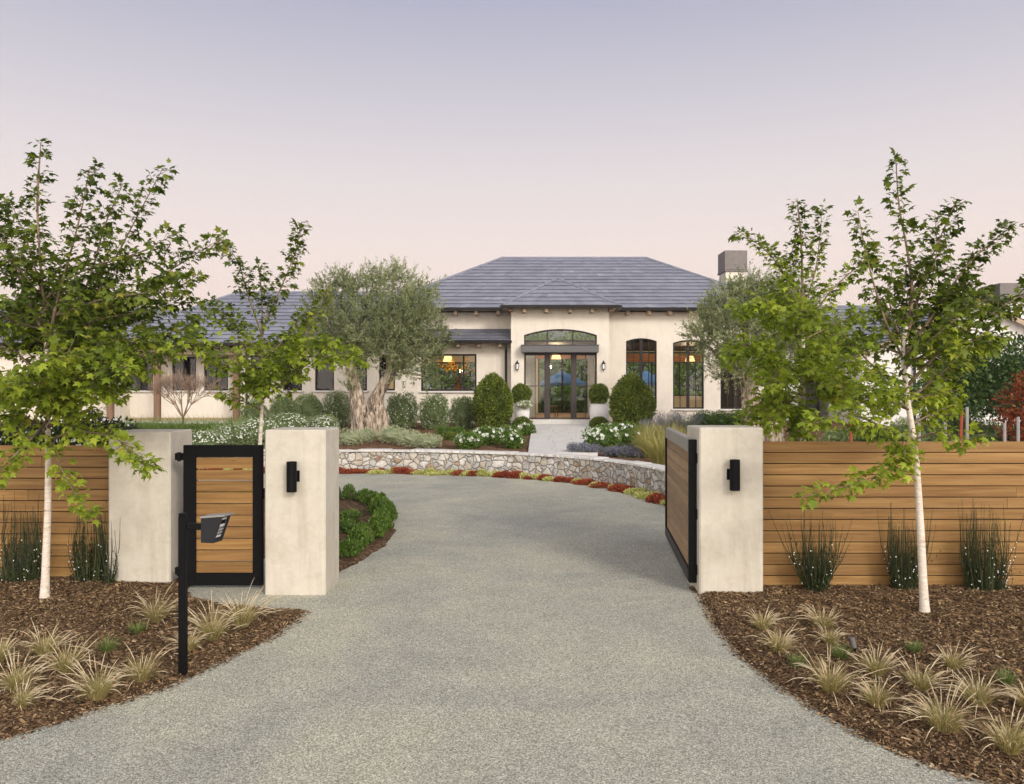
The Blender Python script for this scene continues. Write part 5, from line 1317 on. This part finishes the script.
# meadow-like strap leaf plants
def ribbons(g,n,base_r,length,spread,width,curve,seg=5,taper=True,lean=None):
    """curved blades from the origin, returns V,F"""
    a=g.uniform(0,2*np.pi,n); r=base_r*np.sqrt(g.random(n)); bx=r*np.cos(a);by=r*np.sin(a)
    a2=a+g.normal(0,.5,n); sp=np.abs(g.normal(spread,spread*.6,n)); L=length*g.uniform(.45,1.1,n); t=np.linspace(0,1,seg+1)
    ang=sp[:,None]+curve*(t[None,:]**1.4)*g.uniform(.3,1.7,n)[:,None]
    ds=(L/seg)[:,None]; hx=np.cumsum(np.sin(ang)*ds,1)-np.sin(ang)[:,:1]*ds; hz=np.cumsum(np.cos(ang)*ds,1)-np.cos(ang)[:,:1]*ds
    X=bx[:,None]+hx*np.cos(a2)[:,None]; Y=by[:,None]+hx*np.sin(a2)[:,None]; Z=hz
    if lean is not None: X=X+lean[0]*t**2; Y=Y+lean[1]*t**2
    w=width*(1-t**2*.9 if taper else np.ones_like(t)); wa=a2+np.pi/2+g.normal(0,.6,n)
    wx=np.cos(wa)[:,None]*w/2; wy=np.sin(wa)[:,None]*w/2
    A=np.stack([X-wx,Y-wy,Z],2); B=np.stack([X+wx,Y+wy,Z],2); V=np.stack([A,B],2).reshape(-1,3)
    k=(seg+1)*2; Fs=[(2*i,2*i+1,2*i+3,2*i+2) for i in range(seg)]; Fc=(np.array(Fs)[None]+(np.arange(n)*k)[:,None,None]).reshape(-1,4)
    return V,Fc,(X,Y,Z),seg
def plumes(g,X,Y,Z,part,rad):
    """fluffy tapering seed heads along the last part of each stalk"""
    n=X.shape[0]; k=9; s=X.shape[1]-1; Vs=[]
    i0=int(s*part); xs=np.linspace(i0,s,k); 
    def it(A): 
        lo=np.floor(xs).astype(int).clip(0,s-1); f=xs-lo; return A[:,lo]*(1-f)+A[:,lo+1]*f
    C=np.stack([it(X),it(Y),it(Z)],2); prof=np.array([.25,.75,1,1,.92,.8,.62,.4,.08])*rad
    q=4; ang=np.arange(q)*2*np.pi/q; T=C[:,2:3]*0; d=norm((C[:,-1]-C[:,0]).reshape(-1,3)); u=norm(np.cross(d,np.array([[.2,.1,1.0]]))); v=np.cross(d,u)
    ring=(u[:,None,None,:]*np.cos(ang)[None,None,:,None]+v[:,None,None,:]*np.sin(ang)[None,None,:,None])*prof[None,:,None,None]*g.uniform(.7,1.3,(n,k,q,1))
    V=(C[:,:,None,:]+ring).reshape(-1,3); Fs=[(i*q+j,i*q+(j+1)%q,(i+1)*q+(j+1)%q,(i+1)*q+j) for i in range(k-1) for j in range(q)]
    Fc=(np.array(Fs)[None]+(np.arange(n)*k*q)[:,None,None]).reshape(-1,4)
    # bristles
    m=46; t=g.random((n,m))*(k-1); lo=np.floor(t).astype(int).clip(0,k-2); f=(t-lo)[...,None]; idx=np.arange(n)[:,None]
    p=C[idx,lo]*(1-f)+C[idx,lo+1]*f; dirn=d[:,None,:]*g.uniform(.5,1.2,(n,m,1))+norm(g.normal(size=(n*m,3))).reshape(n,m,3)*.8
    e=p+dirn*rad*g.uniform(1.5,4.8,(n,m,1)); w_=norm(g.normal(size=(n*m,3))).reshape(n,m,3)*rad*.13
    V2=np.stack([p-w_,p+w_,e+w_*.3,e-w_*.3],2).reshape(-1,3); F2=np.arange(n*m*4).reshape(-1,4)+len(V)
    return np.concatenate([V,V2]),np.concatenate([Fc,F2])
def tuft(px,py,wpx,hpx,label,bed,kind='straw',seed=1,np_=None,name='grass_clump'):
    z0=.05
    for _ in range(3):
        b=gnd(px,py,z0); z0=(Lz if bed=='L' else Rz_)(b.x,b.y) if bed in 'LR' else z0
    s=b.y/F; W=wpx*s*.9; H=hpx*s*.92; g=np.random.default_rng(seed*31+5)
    root=empty(name,(b.x,b.y,z0-.005),0,label,'grass clump','straw-coloured grass clumps in the front beds' if kind=='straw' else 'small green grass clumps in the front beds')
    if kind=='straw':
        V1,F1,_,_=ribbons(g,int(260+W*260),W*.13,H*.82,.36,.0032,.8,5); n1=len(F1); V2,F2,_,_=ribbons(g,90,W*.11,H*.6,.26,.0042,.55,5)
        r1=np.repeat(np.clip(g.normal(.55,.22,n1//5),0,1),5); V=np.concatenate([V1,V2]); Fc=np.concatenate([F1,F2+len(V1)]); r2=np.repeat(g.random(len(F2)//5)*.3,5)
        np_mesh('blades',V,Fc,M['blade'],np.concatenate([r1,r2]),root)
        n=np_ or int(20+W*75); lean=(g.uniform(-.03,.05),g.uniform(-.03,.02))
        V,Fc,(X,Y,Z),seg=ribbons(g,n,W*.11,H*1.22,.40,.0018,1.05,10,False,lean); k=np.repeat(g.random(n),len(Fc)//n)
        np_mesh('stalks',V,Fc,M['blade'],k,root)
        V,Fc=plumes(g,X,Y,Z,.56,.0030); np_mesh('seed_heads',V,Fc,M['plume'],g.random(len(Fc)),root)
    else:
        V,Fc,_,_=ribbons(g,260,W*.14,H*1.05,.42,.004,.7,5); np_mesh('blades',V,Fc,M['blade_green'],np.repeat(np.clip(g.normal(.5,.22,260),0,1),5),root)
T=[ (156,622,42,36,'straw grass clump at the foot of the blank pillar','straw'),
 (212,640,50,44,'straw grass clump just right of the keypad post, in front of a taller one','straw'),
 (242,626,48,42,'tall straw grass clump nearest the pedestrian gate','straw'),
 (189,650,26,26,'small tan grass clump touching the keypad post','straw'),
 (138,633,24,17,'small green grass tuft in front of the clump at the blank pillar','green'),
 (108,652,20,20,'small green grass tuft alone in the middle of the left bed','green'),
 (46,656,44,36,'straw grass clump in front of the left maple trunk','straw'),
 (66,673,40,42,'straw grass clump in the left bed, overlapping the one in front of the maple trunk','straw'),
 (141,681,50,40,'loose straw grass clump left of the keypad post','straw'),
 (98,698,60,46,'wide straw grass clump nearest the driveway in the left bed','straw'),
 (17,690,46,40,'straw grass clump at the left edge of the photo','straw'),
 (24,706,36,28,'low greenish straw clump, the nearest one at the left edge','straw'),
 (-2,664,32,40,'straw grass clump cut off by the left edge of the photo','straw')]
for i,t in enumerate(T): tuft(*t[:5],'L',t[5],i+1)
T=[ (763,630,40,26,'greenish straw clump nearest the lamp pillar by the driveway gate','straw'),
 (822,628,42,28,'straw clump in front of the leftmost rush bush of the right bed','straw'),
 (779,652,42,32,'straw clump beside the driveway, in front of the greenish one by the pillar','straw'),
 (830,644,30,24,'small straw clump behind the garden spotlight','straw'),
 (831,692,56,46,'large plumed straw clump left of the garden spotlight','straw'),
 (841,658,24,20,'small green tuft touching the garden spotlight','green'),
 (798,667,17,18,'small green tuft left of the large plumed clump','green'),
 (876,676,44,36,'straw clump right of the garden spotlight','straw'),
 (915,652,26,16,'bright green grass tuft in front of the right maple trunk','green'),
 (877,706,46,34,'straw clump in front of and right of the large plumed clump','straw'),
 (921,690,44,36,'straw clump straight below the bright green tuft by the maple','straw'),
 (953,669,42,28,'straw clump right of the bright green tuft by the maple','straw'),
 (944,731,70,50,'widest straw clump with pale arching plumes near the bottom of the right bed','straw'),
 (978,706,50,42,'straw clump behind the widest one, in the right bed','straw'),
 (1006,684,26,20,'small greenish tuft near the right edge of the photo','green'),
 (1010,752,64,50,'straw clump nearest the camera at the bottom right corner','straw'),
 (1028,708,40,36,'straw clump cut off by the right edge of the photo','straw')]
for i,t in enumerate(T): tuft(*t[:5],'R',t[5],i+41)

# rush-like shrubs along the fences
def rush(px,Y,w_top,w_bot,h,label,seed,n=260,flow=40,z0=.06):
    g=np.random.default_rng(seed); s=Y/F; x=gx(px,Y); root=empty('rush_shrub',(x,Y,z0-.02),0,label,'shrub','dark twiggy shrubs against the cedar fences'); H=h*s
    wt=w_top*s/2; wb=w_bot*s/2; rs=random.Random(seed); mb=MB()
    for k in range(n):
        a=rs.uniform(0,6.283); r=wb*.75*math.sqrt(rs.random()); hh=H*(rs.betavariate(1.8,2.4) if k>n*.10 else rs.uniform(.6,1)); a+=rs.gauss(0,.3); sp=rs.uniform(.05,1.0)*wt*(1.25 if rs.random()<.25 else .85)
        p0=Vector((r*math.cos(a),r*math.sin(a)*.7,0)); p2=Vector((math.cos(a)*(r*.6+sp*hh/H),math.sin(a)*(r*.5+sp*.4*hh/H),hh)); 
        p1=p0.lerp(p2,.5)+Vector((math.cos(a)*.05,math.sin(a)*.03,hh*.05)); mb.tube([p0,p1,p2],[.0046,.0034,.0017],4,False,min(1,max(0,rs.gauss(.5,.25))))
        if k%9==0 and hh>H*.6: mb.tube([p2,p2+Vector((0,0,.012))],[.006,.004],4,True,.95)
    mb.build('stems',M['rush'],root)
    m=int(n*2.6); a=g.uniform(0,6.283,m); t=g.beta(1.1,2.6,m); r=(wb*.95+(wt*.55-wb*.5)*t)*np.sqrt(g.random(m)); r=r*(1+.35*np.sin(a*3+seed)*t+.25*g.normal(0,1,m)*t); P=np.stack([r*np.cos(a),r*np.sin(a)*.7,t*H*(.5+.22*np.sin(a*2+seed*1.7))],1)
    diamonds('foliage',P,g.normal(0,.5,(m,3))+np.array([0,0,1.0]),g.normal(size=(m,3)),.034*g.uniform(.6,1.3,m),.42,M['dark_leaf'],root,g.random(m))
    a=g.uniform(np.pi*.9,np.pi*2.1,flow); t=g.beta(1.6,2.2,flow); r=(wb+(wt*.6-wb*.5)*t)*g.uniform(.75,1.05,flow); P=np.stack([r*np.cos(a),r*np.sin(a)*.7-.01,t*H*.58+.03],1); Pp=np.repeat(P,4,0)
    ang=np.tile(np.arange(4)*np.pi/2,flow)+np.repeat(g.uniform(0,6,flow),4); D=np.stack([np.cos(ang),-np.ones_like(ang)*.3,np.sin(ang)],1)
    diamonds('blossoms',Pp,D,np.tile([[0,-1.,.2]],(4*flow,1)),np.full(4*flow,.009),.8,M['white_petal'],root,g.random(4*flow))
rush(22,9.18,44,44,88,'dark twiggy shrub against the cedar fence, left of the left maple trunk',61,230,24,.06)
rush(90,9.14,44,36,80,'dark twiggy shrub between the left maple trunk and the blank pillar',62,200,24,.06)
rush(110,8.98,34,8,75,'few thin rush stems leaning over the blank pillar',63,26,0+4,.06)
rush(816,8.72,92,26,84,'wide fan-shaped twiggy shrub, leftmost against the right cedar fence',64,190,18)
rush(904,8.78,56,30,88,'twiggy shrub just left of the right maple trunk',65,190,26)
rush(985,8.76,62,44,96,'tall upright twiggy shrub, rightmost against the right cedar fence',66,250,34)

# hedge round the inner bed
def hedge():
    path=smooth_line([tuple(gnd(*p)) for p in ((344,559),(362,548),(378,536),(385,525),(381,512),(368,505),(352,501))]+[(-4.4,16.3,0),(-6.5,16.6,0),(-9,16.9,0)],6)
    root=empty('hedge',(0,0,0),0,'low dark green hedge curling round the planting bed behind the lamp pillar','hedge'); g=np.random.default_rng(9); P=[];D=[];c=0
    L=[0]
    for a,b in zip(path[:-1],path[1:]): L.append(L[-1]+(b-a).length)
    s=0; k=0
    mb=MB()
    while s<L[-1]:
        i=max(j for j in range(len(L)) if L[j]<=s); i=min(i,len(path)-2); p=path[i].lerp(path[i+1],(s-L[i])/(L[i+1]-L[i])); r=g.uniform(.10,.18); h=g.uniform(.14,.30); m=900
        d=norm(g.normal(size=(m,3))); d[:,2]=np.abs(d[:,2]); q=d*np.array([r,r,h])*(1-np.abs(g.normal(0,.22,m)))[:,None]; P.append(q+np.array([p.x+g.normal(0,.04),p.y,.05])); D.append(d*.6+np.array([0,0,.9])+g.normal(0,.4,(m,3))); s+=g.uniform(.2,.3)
        for j in range(6): e=Vector((g.normal(0,r*.5),g.normal(0,r*.5),h*g.uniform(.7,1.1))); mb.tube([(p.x,p.y,0),(p.x+e.x,p.y+e.y,e.z)],[.008,.003],4,False)
    P=np.concatenate(P);D=np.concatenate(D); m=len(P); diamonds('foliage',P,D,g.normal(size=(m,3))+np.array([0,0,.5]),.042*g.uniform(.6,1.3,m),.5,M['hedge'],root,np.clip(g.normal(.45,.22,m),0,1)); mb.build('stems',M['twig'],root)
hedge()
for px,py,l in ((350,520,'low dark plant in the bare middle of the hedged bed'),(346,531,'second low dark plant in the hedged bed, nearer the lamp pillar')):
    b=gnd(px,py,.05); shrub('low_plant',l,'plant',tuple(b),.16,.08,500,.04,'hedge',None)

# flowering ground cover at the foot of the wall
def cover():
    mid=offset(E,.25); L=[0]
    for a,b in zip(mid[:-1],mid[1:]): L.append(L[-1]+(b-a).length)
    g=np.random.default_rng(77); out={0:[[],[]],1:[[],[]]}; s=8.0; kind=0; run=0
    while s<L[-1]-1.0:
        i=max(j for j in range(len(L)) if L[j]<=s); i=min(i,len(mid)-2); p=mid[i].lerp(mid[i+1],(s-L[i])/(L[i+1]-L[i]))
        if run<=0: kind=1-kind; run=g.integers(3,6) if kind==0 else g.integers(2,4)
        run-=1; r=g.uniform(.14,.28); h=g.uniform(.06,.17)*(1 if kind==0 else .8); m=950; d=norm(g.normal(size=(m,3))); d[:,2]=np.abs(d[:,2])
        q=d*np.array([r,r,h])*(1-np.abs(g.normal(0,.25,m)))[:,None]+np.array([p.x+g.normal(0,.05),p.y+g.normal(0,.07),.0]); kk=kind if g.random()<.72 else 1-kind
        out[kk][0].append(q); out[kk][1].append(d+g.normal(0,.5,(m,3))+np.array([0,0,.5])); s+=g.uniform(.16,.26)
    for k,nm,mt,l in ((0,'red_ground_cover','red_cover','rust-red flowering ground cover at the foot of the stone wall'),(1,'yellow_ground_cover','yellow_cover','pale yellow flowering ground cover at the foot of the stone wall')):
        P=np.concatenate(out[k][0]);D=np.concatenate(out[k][1]);m=len(P); o=diamonds(nm,P,D,g.normal(size=(m,3))+np.array([0,0,.8]),.05*g.uniform(.6,1.2,m),.6,M[mt],None,g.random(m)); tag(o,l,'ground cover',kind='stuff')
cover()

# garden plants above the wall -------------------------------------------------------
def rosebush(px,Y,rx,rz,label,n=60):
    return shrub('white_rose_bush',label,'rose bush',(gx(px,Y),Y,float(terr(0,Y))-.02),rx,rz,2200,.06,'hedge','white rose bushes along the walkway',flowers=('white_petal',int(n*.6),.062,0),bump=.34)
rosebush(468,22.6,.36,.22,'white rose bush farthest left, just behind the wall cap'); rosebush(486,23.6,.42,.25,'white rose bush below the large left boxwood'); rosebush(505,24.6,.40,.22,'white rose bush left of the walkway, behind another',40)
rosebush(513,22.8,.32,.20,'white rose bush touching the left edge of the walkway',30)
rosebush(524,26.6,.30,.2,'small white rose bush beside the far end of the walkway',40)
rosebush(601,22.6,.50,.30,'white rose bush touching the right edge of the walkway',90); rosebush(624,23.4,.48,.32,'full white rose bush below the large right boxwood',80)
rosebush(609,25.2,.40,.25,'white rose bush behind the two on the right of the walkway',40)
def clump(px,Y,rx,rz,mat,label,name='leafy_mound',cat='plant',n=1500,lf=.05,fl=None,asp=.35,grp='low mounds in the terrace bed',dz=-.02):
    return shrub(name,label,cat,(gx(px,Y),Y,float(terr(0,Y))+dz),rx,rz,n,lf,M and mat,grp,flowers=fl,asp=asp,bump=.2)
clump(350,23.4,.42,.24,'silver','silvery mound at the stone wall beside the lamp pillar'); clump(367,24.4,.28,.2,'silver','small silvery mound in front of the olive trunk')
clump(392,24.0,.42,.26,'silver','silvery mound just right of the olive trunk'); clump(410,23.2,.42,.24,'silver','silvery mound right of the first one past the olive'); clump(428,22.8,.42,.2,'silver','silvery mound nearest the white roses')
clump(444,26.2,.28,.16,'hedge','dark low mound under the wide window'); clump(457,26.6,.26,.13,'hedge','second dark low mound, toward the large left boxwood'); clump(479,25.6,.30,.16,'hedge','low green mound in front of the large left boxwood'); clump(499,26.0,.24,.12,'boxwood','low yellow-green mound between the left boxwood and the steps')
clump(452,25.0,.3,.11,'boxwood','flat olive-green mound in the left terrace bed'); clump(637,26.2,.28,.13,'boxwood','low green mound in front of the large right boxwood')
def laven(px,Y,r,h,label,n=420):
    g=np.random.default_rng(int(px*7)); z=float(terr(0,Y)); root=empty('lavender_plant',(gx(px,Y),Y,z-.02),0,label,'lavender','lavender plants in the terrace bed')
    V,Fc,(X,Yy,Z),seg=ribbons(g,n,r*.5,h,.35,.008,.35,4); np_mesh('blades',V,Fc,M['sage'],np.repeat(g.random(n),4),root)
    k=n; e=np.stack([X[:k,-1],Yy[:k,-1],Z[:k,-1]],1); P=np.repeat(e,5,0)+g.normal(0,.012,(k*5,3))-np.repeat(np.linspace(0,.07,5)[None],k,0).reshape(-1,1)*np.array([0,0,1]); m=len(P)
    diamonds('flower_spikes',P,g.normal(0,.5,(m,3))+np.array([0,0,.8]),g.normal(size=(m,3)),np.full(m,.03),.6,M['lavender'],root,g.random(m))
for i,(px,Y,r,h,l) in enumerate([(578,21.3,.26,.30,'lavender just behind the wall, at the near right corner of the walkway'),(590,21.2,.28,.28,'lavender in front of the rose bush by the walkway'),(625,20.6,.30,.28,'lavender behind the wall below the full rose bush'),(640,20.4,.30,.28,'lavender nearest the driveway gate behind the wall'),(612,20.9,.26,.22,'short lavender between two others behind the wall'),
    (668,27.5,.42,.72,'tall lavender right of the large right boxwood'),(686,27.3,.45,.74,'tall lavender under the second arched window'),(652,27,.35,.5,'lavender against the right side of the large right boxwood'),(835,15.0,.45,.62,'lavender behind the cedar fence under the maple, left one'),(862,15.5,.45,.62,'lavender behind the cedar fence near the right maple trunk')]): laven(px,Y,r,h,l,520)
clump(703,28.6,.42,.33,'hedge','dark green mound under the second arched window','round_shrub','shrub',3000); clump(720,28.8,.40,.32,'hedge','dark green mound between the second and third arched windows','round_shrub','shrub',3000); clump(737,28.6,.42,.34,'hedge','dark green mound just left of the right olive trunk','round_shrub','shrub',3000)

def grassclump(px,Y,r,h,mat,label,n=500,name='grass_clump',grp='tall grass clumps in the garden',w=.014,z=None,curve=.8,spread=.22):
    g=np.random.default_rng(int(px*13+Y*7)); z=float(terr(0,Y)) if z is None else z; root=empty(name,(gx(px,Y),Y,z-.03),0,label,'grass clump',grp)
    V,Fc,_,_=ribbons(g,n,r*.6,h,spread,w,curve,5); np_mesh('blades',V,Fc,M[mat],np.repeat(np.clip(g.normal(.5,.25,n),0,1),5),root)
# golden grasses right of the roses
for px,Y,r,h,l in [(652,20.2,.32,.95,'golden grass clump left of the open driveway gate'),(662,18.5,.30,.9,'golden grass clump partly hidden by the open driveway gate'),(645,23.5,.3,.8,'golden grass clump behind the one by the driveway gate'),(668,23,.35,.85,'golden grass clump above the driveway gate'),(684,22,.35,.8,'golden grass clump between the gate and the lamp pillar'),
    (775,13,.4,1.15,'golden grass clump just over the fence right of the lamp pillar'),(795,13.5,.4,1.2,'golden grass clump over the fence under the bright maple'),(818,13.2,.4,1.1,'golden grass clump over the fence, right of the bright maple')]: grassclump(px,Y,r,h,'gold_grass',l,650)
# strap leaf strip along the porch
for i,(px,Y) in enumerate([(128,25),(143,25.3),(158,25),(173,25.4),(188,25.1),(203,25.3),(218,25),(232,25.3),(246,25.2)]):
    ords=['first','second','third','fourth','fifth','sixth','seventh','eighth','ninth'][i]
    grassclump(px,Y,.42,.85,'meadow',f'green strap-leaved clump in front of the porch, {ords} from the left',520,'strap_leaf_plant','strap-leaved plants in front of the porch')
# small bare vase-shaped tree
def bare_tree():
    Y=26; z=float(terr(0,Y)); root=empty('bare_tree',(gx(183,Y),Y,z),0,'small brown leafless vase-shaped tree in front of the porch','tree'); rs=random.Random(4); tr=MB(); cr_=MB()
    tr.tube([(0,0,-.1),(.01,0,.35),(0,0,.65)],[.05,.04,.035],8); 
    def go(p,d,L,r,k):
        e=p+d*L; cr_.tube([p,p.lerp(e,.5)+Vector((rs.gauss(0,.01),0,0)),e],[r,r*.85,r*.7],4,False,rs.random())
        if k==0: return
        for _ in range(3 if k>2 else 3):
            q=(d+Vector((rs.gauss(0,.38),rs.gauss(0,.38),rs.gauss(.06,.2)))).normalized(); go(e,q,L*rs.uniform(.62,.85),r*.66,k-1)
    for j in range(9):
        a=j*.7; go(Vector((0,0,.6)),Vector((math.cos(a)*.62,math.sin(a)*.62,1)).normalized(),.50,.02,5)
    tr.build('trunk',M['dark_bark'],root,True); cr_.build('crown',M['dry_twig'],root)
bare_tree()

# background trees
def bushy(name,label,base,trunk_h,crown,n,lf,mats,seed,trunk_r=.09,grp=None,bark='dark_bark'):
    g=np.random.default_rng(seed); rs=random.Random(seed); O=Vector(base); root=empty(name,tuple(base),0,label,'tree',grp); mb=MB(); top=Vector((0,0,trunk_h)); mb.tube([(0,0,-.1),(.03,0,trunk_h*.5),tuple(top)],[trunk_r*1.2,trunk_r,trunk_r*.8],10); P=[];D=[];mi=[]
    tv=sum(r**2.4 for *_,r in crown)
    for (dx,dy,dz,r) in crown:
        c=Vector((dx,dy,dz)); mb.tube([top-Vector((0,0,.1)),top.lerp(c,.5),c],[trunk_r*.5,trunk_r*.3,.01],6,False); k=int(n*r**2.4/tv); d=norm(g.normal(size=(k,3)))
        P.append(np.array(c)+d*r*(1-np.abs(g.normal(0,.28,k)))[:,None]*(1+.25*vnoise(d[:,0]*3+seed,d[:,2]*3,3))[:,None]); D.append(d+g.normal(0,.7,(k,3)))
    mb.build('trunk',M[bark],root,True); P=np.concatenate(P);D=np.concatenate(D);m=len(P)
    diamonds('crown',P,D,g.normal(size=(m,3))+np.array([0,0,.6]),lf*g.uniform(.6,1.4,m),.6,M[mats],root,np.clip(g.normal(.5,.25,m),0,1)); return root
bushy('garden_tree','round dark green tree with a dark trunk near the right edge, behind the fence',(gx(1010,20),20,.5),1.2,[(0,0,1.9,.8),(-.7,.2,1.7,.65),(-1.3,0,1.6,.55),(.6,0,2.0,.7),(-.3,.2,2.5,.6),(-.9,.3,2.3,.6),(.5,.3,2.6,.6),(-1.7,.2,1.9,.4)],9000,.10,'deepgreen',31,.06)
bushy('red_leaf_tree','small red-leaved tree at the right edge, behind the cedar fence',(gx(1022,16),16,.45),.7,[(0,0,1.5,.42),(-.15,0,1.1,.3),(.3,0,1.2,.4),(.2,0,1.9,.35),(-.2,0,.8,.18),(.35,.1,.75,.25)],2600,.075,'red_leaf',32,.03)
bushy('garden_tree','dark bushy tree in front of the white gabled house, behind the right maple',(gx(962,25),25,.7),.9,[(0,0,1.7,.8),(-.9,0,1.5,.6),(.9,0,1.6,.7),(.3,0,2.3,.6)],7000,.11,'deepgreen',33,.07)
for px,Y,rx,rz,l in ((933,21,.48,.56,'rounded grey-green mound right of the right maple trunk'),(958,21.5,.55,.62,'rounded grey-green mound behind the red stake'),(990,21.5,.6,.45,'broad green mound under the dark tree at the right'),(905,20,.45,.5,'green mound hidden behind the right maple trunk')):
    shrub('round_shrub',l,'shrub',(gx(px,Y),Y,.5),rx,rz,5000,.06,'sage','round shrubs behind the right fence',asp=.3,bump=.12)
for px,l in ((982,'pale green grass clump right of the tallest grey stake'),(996,'green grass clump left of the dark tree trunk')): grassclump(px,18.5,.35,.85,'meadow',l,520,z=.48)
shrub('white_flower_shrub','white-flowered shrub just over the right fence beside the maple trunk','shrub',(gx(931,15),15,.45),.36,.26,1800,.05,'sage','white-flowered shrubs behind the left pillars',flowers=('white_petal',260,.03,0))
for px,Y,rx,rz,m_,l in ((880,18,.55,.42,'deepgreen','dark green shrub over the right fence, left of the leaning maple trunk'),(846,19,.5,.40,'sage','grey-green shrub behind the red stake nearest the bright maple'),(975,17,.45,.34,'hedge','leafy green shrub between the tallest grey stake and the pale grass'),(1030,18,.6,.5,'deepgreen','dark shrub behind the red-leaved tree')):
    shrub('round_shrub',l,'shrub',(gx(px,Y),Y,.47),rx,rz,4200,.07,m_,'round shrubs behind the right fence',bump=.2)
def stake(px,Y,ytop,mat,label,lean=0,w=.03):
    z=.45; x=gx(px,Y); r=MB(); h=gz(ytop,Y)-z; r.tube([(0,0,-.2),(lean,0,h)],[w,w*.9],6); o=r.build('garden_stake',M[mat]); o.location=(x,Y,z); tag(o,label,'stake','stakes behind the right fence')
stake(967,15,407,'stake','tallest grey garden stake, just right of the red one'); stake(945,14.5,419,'stake','grey garden stake left of the red one'); stake(1004.5,14.5,423,'stake','short grey garden stake left of the dark trunk'); stake(1018,14.5,417,'stake','grey garden stake under the red leaves at the right edge'); stake(919,14.5,423,'stake','grey garden stake directly right of the maple trunk'); stake(959,15,410,'red_stake','leaning red stake behind the fence',.05); stake(851,15,412,'red_stake','red stake left of the right maple trunk')
# trees beyond the roofs, at the left, and behind the house
bushy('distant_tree','dark round tree beside the distant tan house on the hillside',(gx(66,112),112,7.5),2.5,[(0,0,5,2.6),(1.8,0,4.2,2),(-1.8,0,4.3,2)],4500,.42,'dark_leaf',41,.3)
for i,(px,Y,z,l) in enumerate([(-8,60,1,'green tree beyond the low roof at the left edge, leftmost of its row'),(22,58,1,'green tree beyond the low roof, second from the left edge'),(52,60,1,'green tree beyond the low roof, under the distant dark tree'),(84,62,1,'green tree beyond the low roof, just left of the slate wing roof')]):
    bushy('distant_tree',l,(gx(px,Y),Y,z),2.0,[(0,0,3.6,1.7),(1.3,0,3.0,1.3),(-1.3,0,3.1,1.3),(.3,0,4.6,1.0)],3600,.26,'deepgreen',50+i,.18,'green trees beyond the left roofs')
for i,(x,Y) in enumerate([(-4,56),(1.0,54),(5,57),(9,55),(13,57)]):
    ords=['leftmost','second from the left','middle','second from the right','rightmost'][i]
    bushy('rear_tree',f'dark tree behind the house seen through its windows, {ords}',(x,Y,1),1.5,[(0,0,3.2,2.2),(1.8,0,2.6,1.7),(-1.8,0,2.6,1.7),(0,0,4.6,1.6)],4200,.26,'hedge',70+i,.2,'trees behind the house')
shrub('rear_hedge','bright green hedge behind the rear patio seen through the front door','hedge',(4,50,.95),9,.72,20000,.16,'hedge',ry=.8,bump=.05)

def fallen():
    g=np.random.default_rng(5); n=150; x=np.concatenate([g.uniform(-6,-2.2,n//2),g.uniform(2.0,6.2,n-n//2)]); y=g.uniform(4.6,9.2,n); z=np.zeros(n); ok=np.zeros(n,bool)
    for poly,h in ((LB,hL),(RB,hR)):
        sd=sdist(x,y,poly); k=sd>.05; z[k]=h(x,y,sd)[k]+.012; ok|=k
    P=np.column_stack([x,y,z])[ok]; m=len(P); a=g.uniform(0,6.28,m)
    o=leaf_mesh('fallen_leaves',P,np.column_stack([np.cos(a),np.sin(a),g.normal(0,.15,m)]),np.column_stack([g.normal(0,.3,m),g.normal(0,.3,m),np.ones(m)]),g.uniform(.03,.065,m),m_leaf('dry_leaf',[(.1,(.16,.06,.03)),(.5,(.34,.17,.06)),(.9,(.48,.34,.12))],.1),None,g.random(m))
    tag(o,'dry fallen leaves scattered over the bark of both front beds','fallen leaves',kind='stuff')
fallen()

# pale evening haze: even air around the camera and everything built
hz=MB(); top=float(max(max((o.matrix_world@Vector(c)).z for c in o.bound_box) for o in bpy.data.objects if o.type=='MESH'))+12
hz.box(-1300,1300,-125,1040,-1.6,top)
t=NT('evening_haze'); pv=t.n('ShaderNodeVolumePrincipled'); pv.inputs['Color'].default_value=(.84,.83,.92,1); pv.inputs['Density'].default_value=.00045; pv.inputs['Anisotropy'].default_value=.0
t.l(pv.outputs[0],t.out.inputs['Volume'])
hazeo=hz.build('haze',t.m); hazeo['kind']='stuff'; hazeo['label']='pale blue evening haze in the distance'
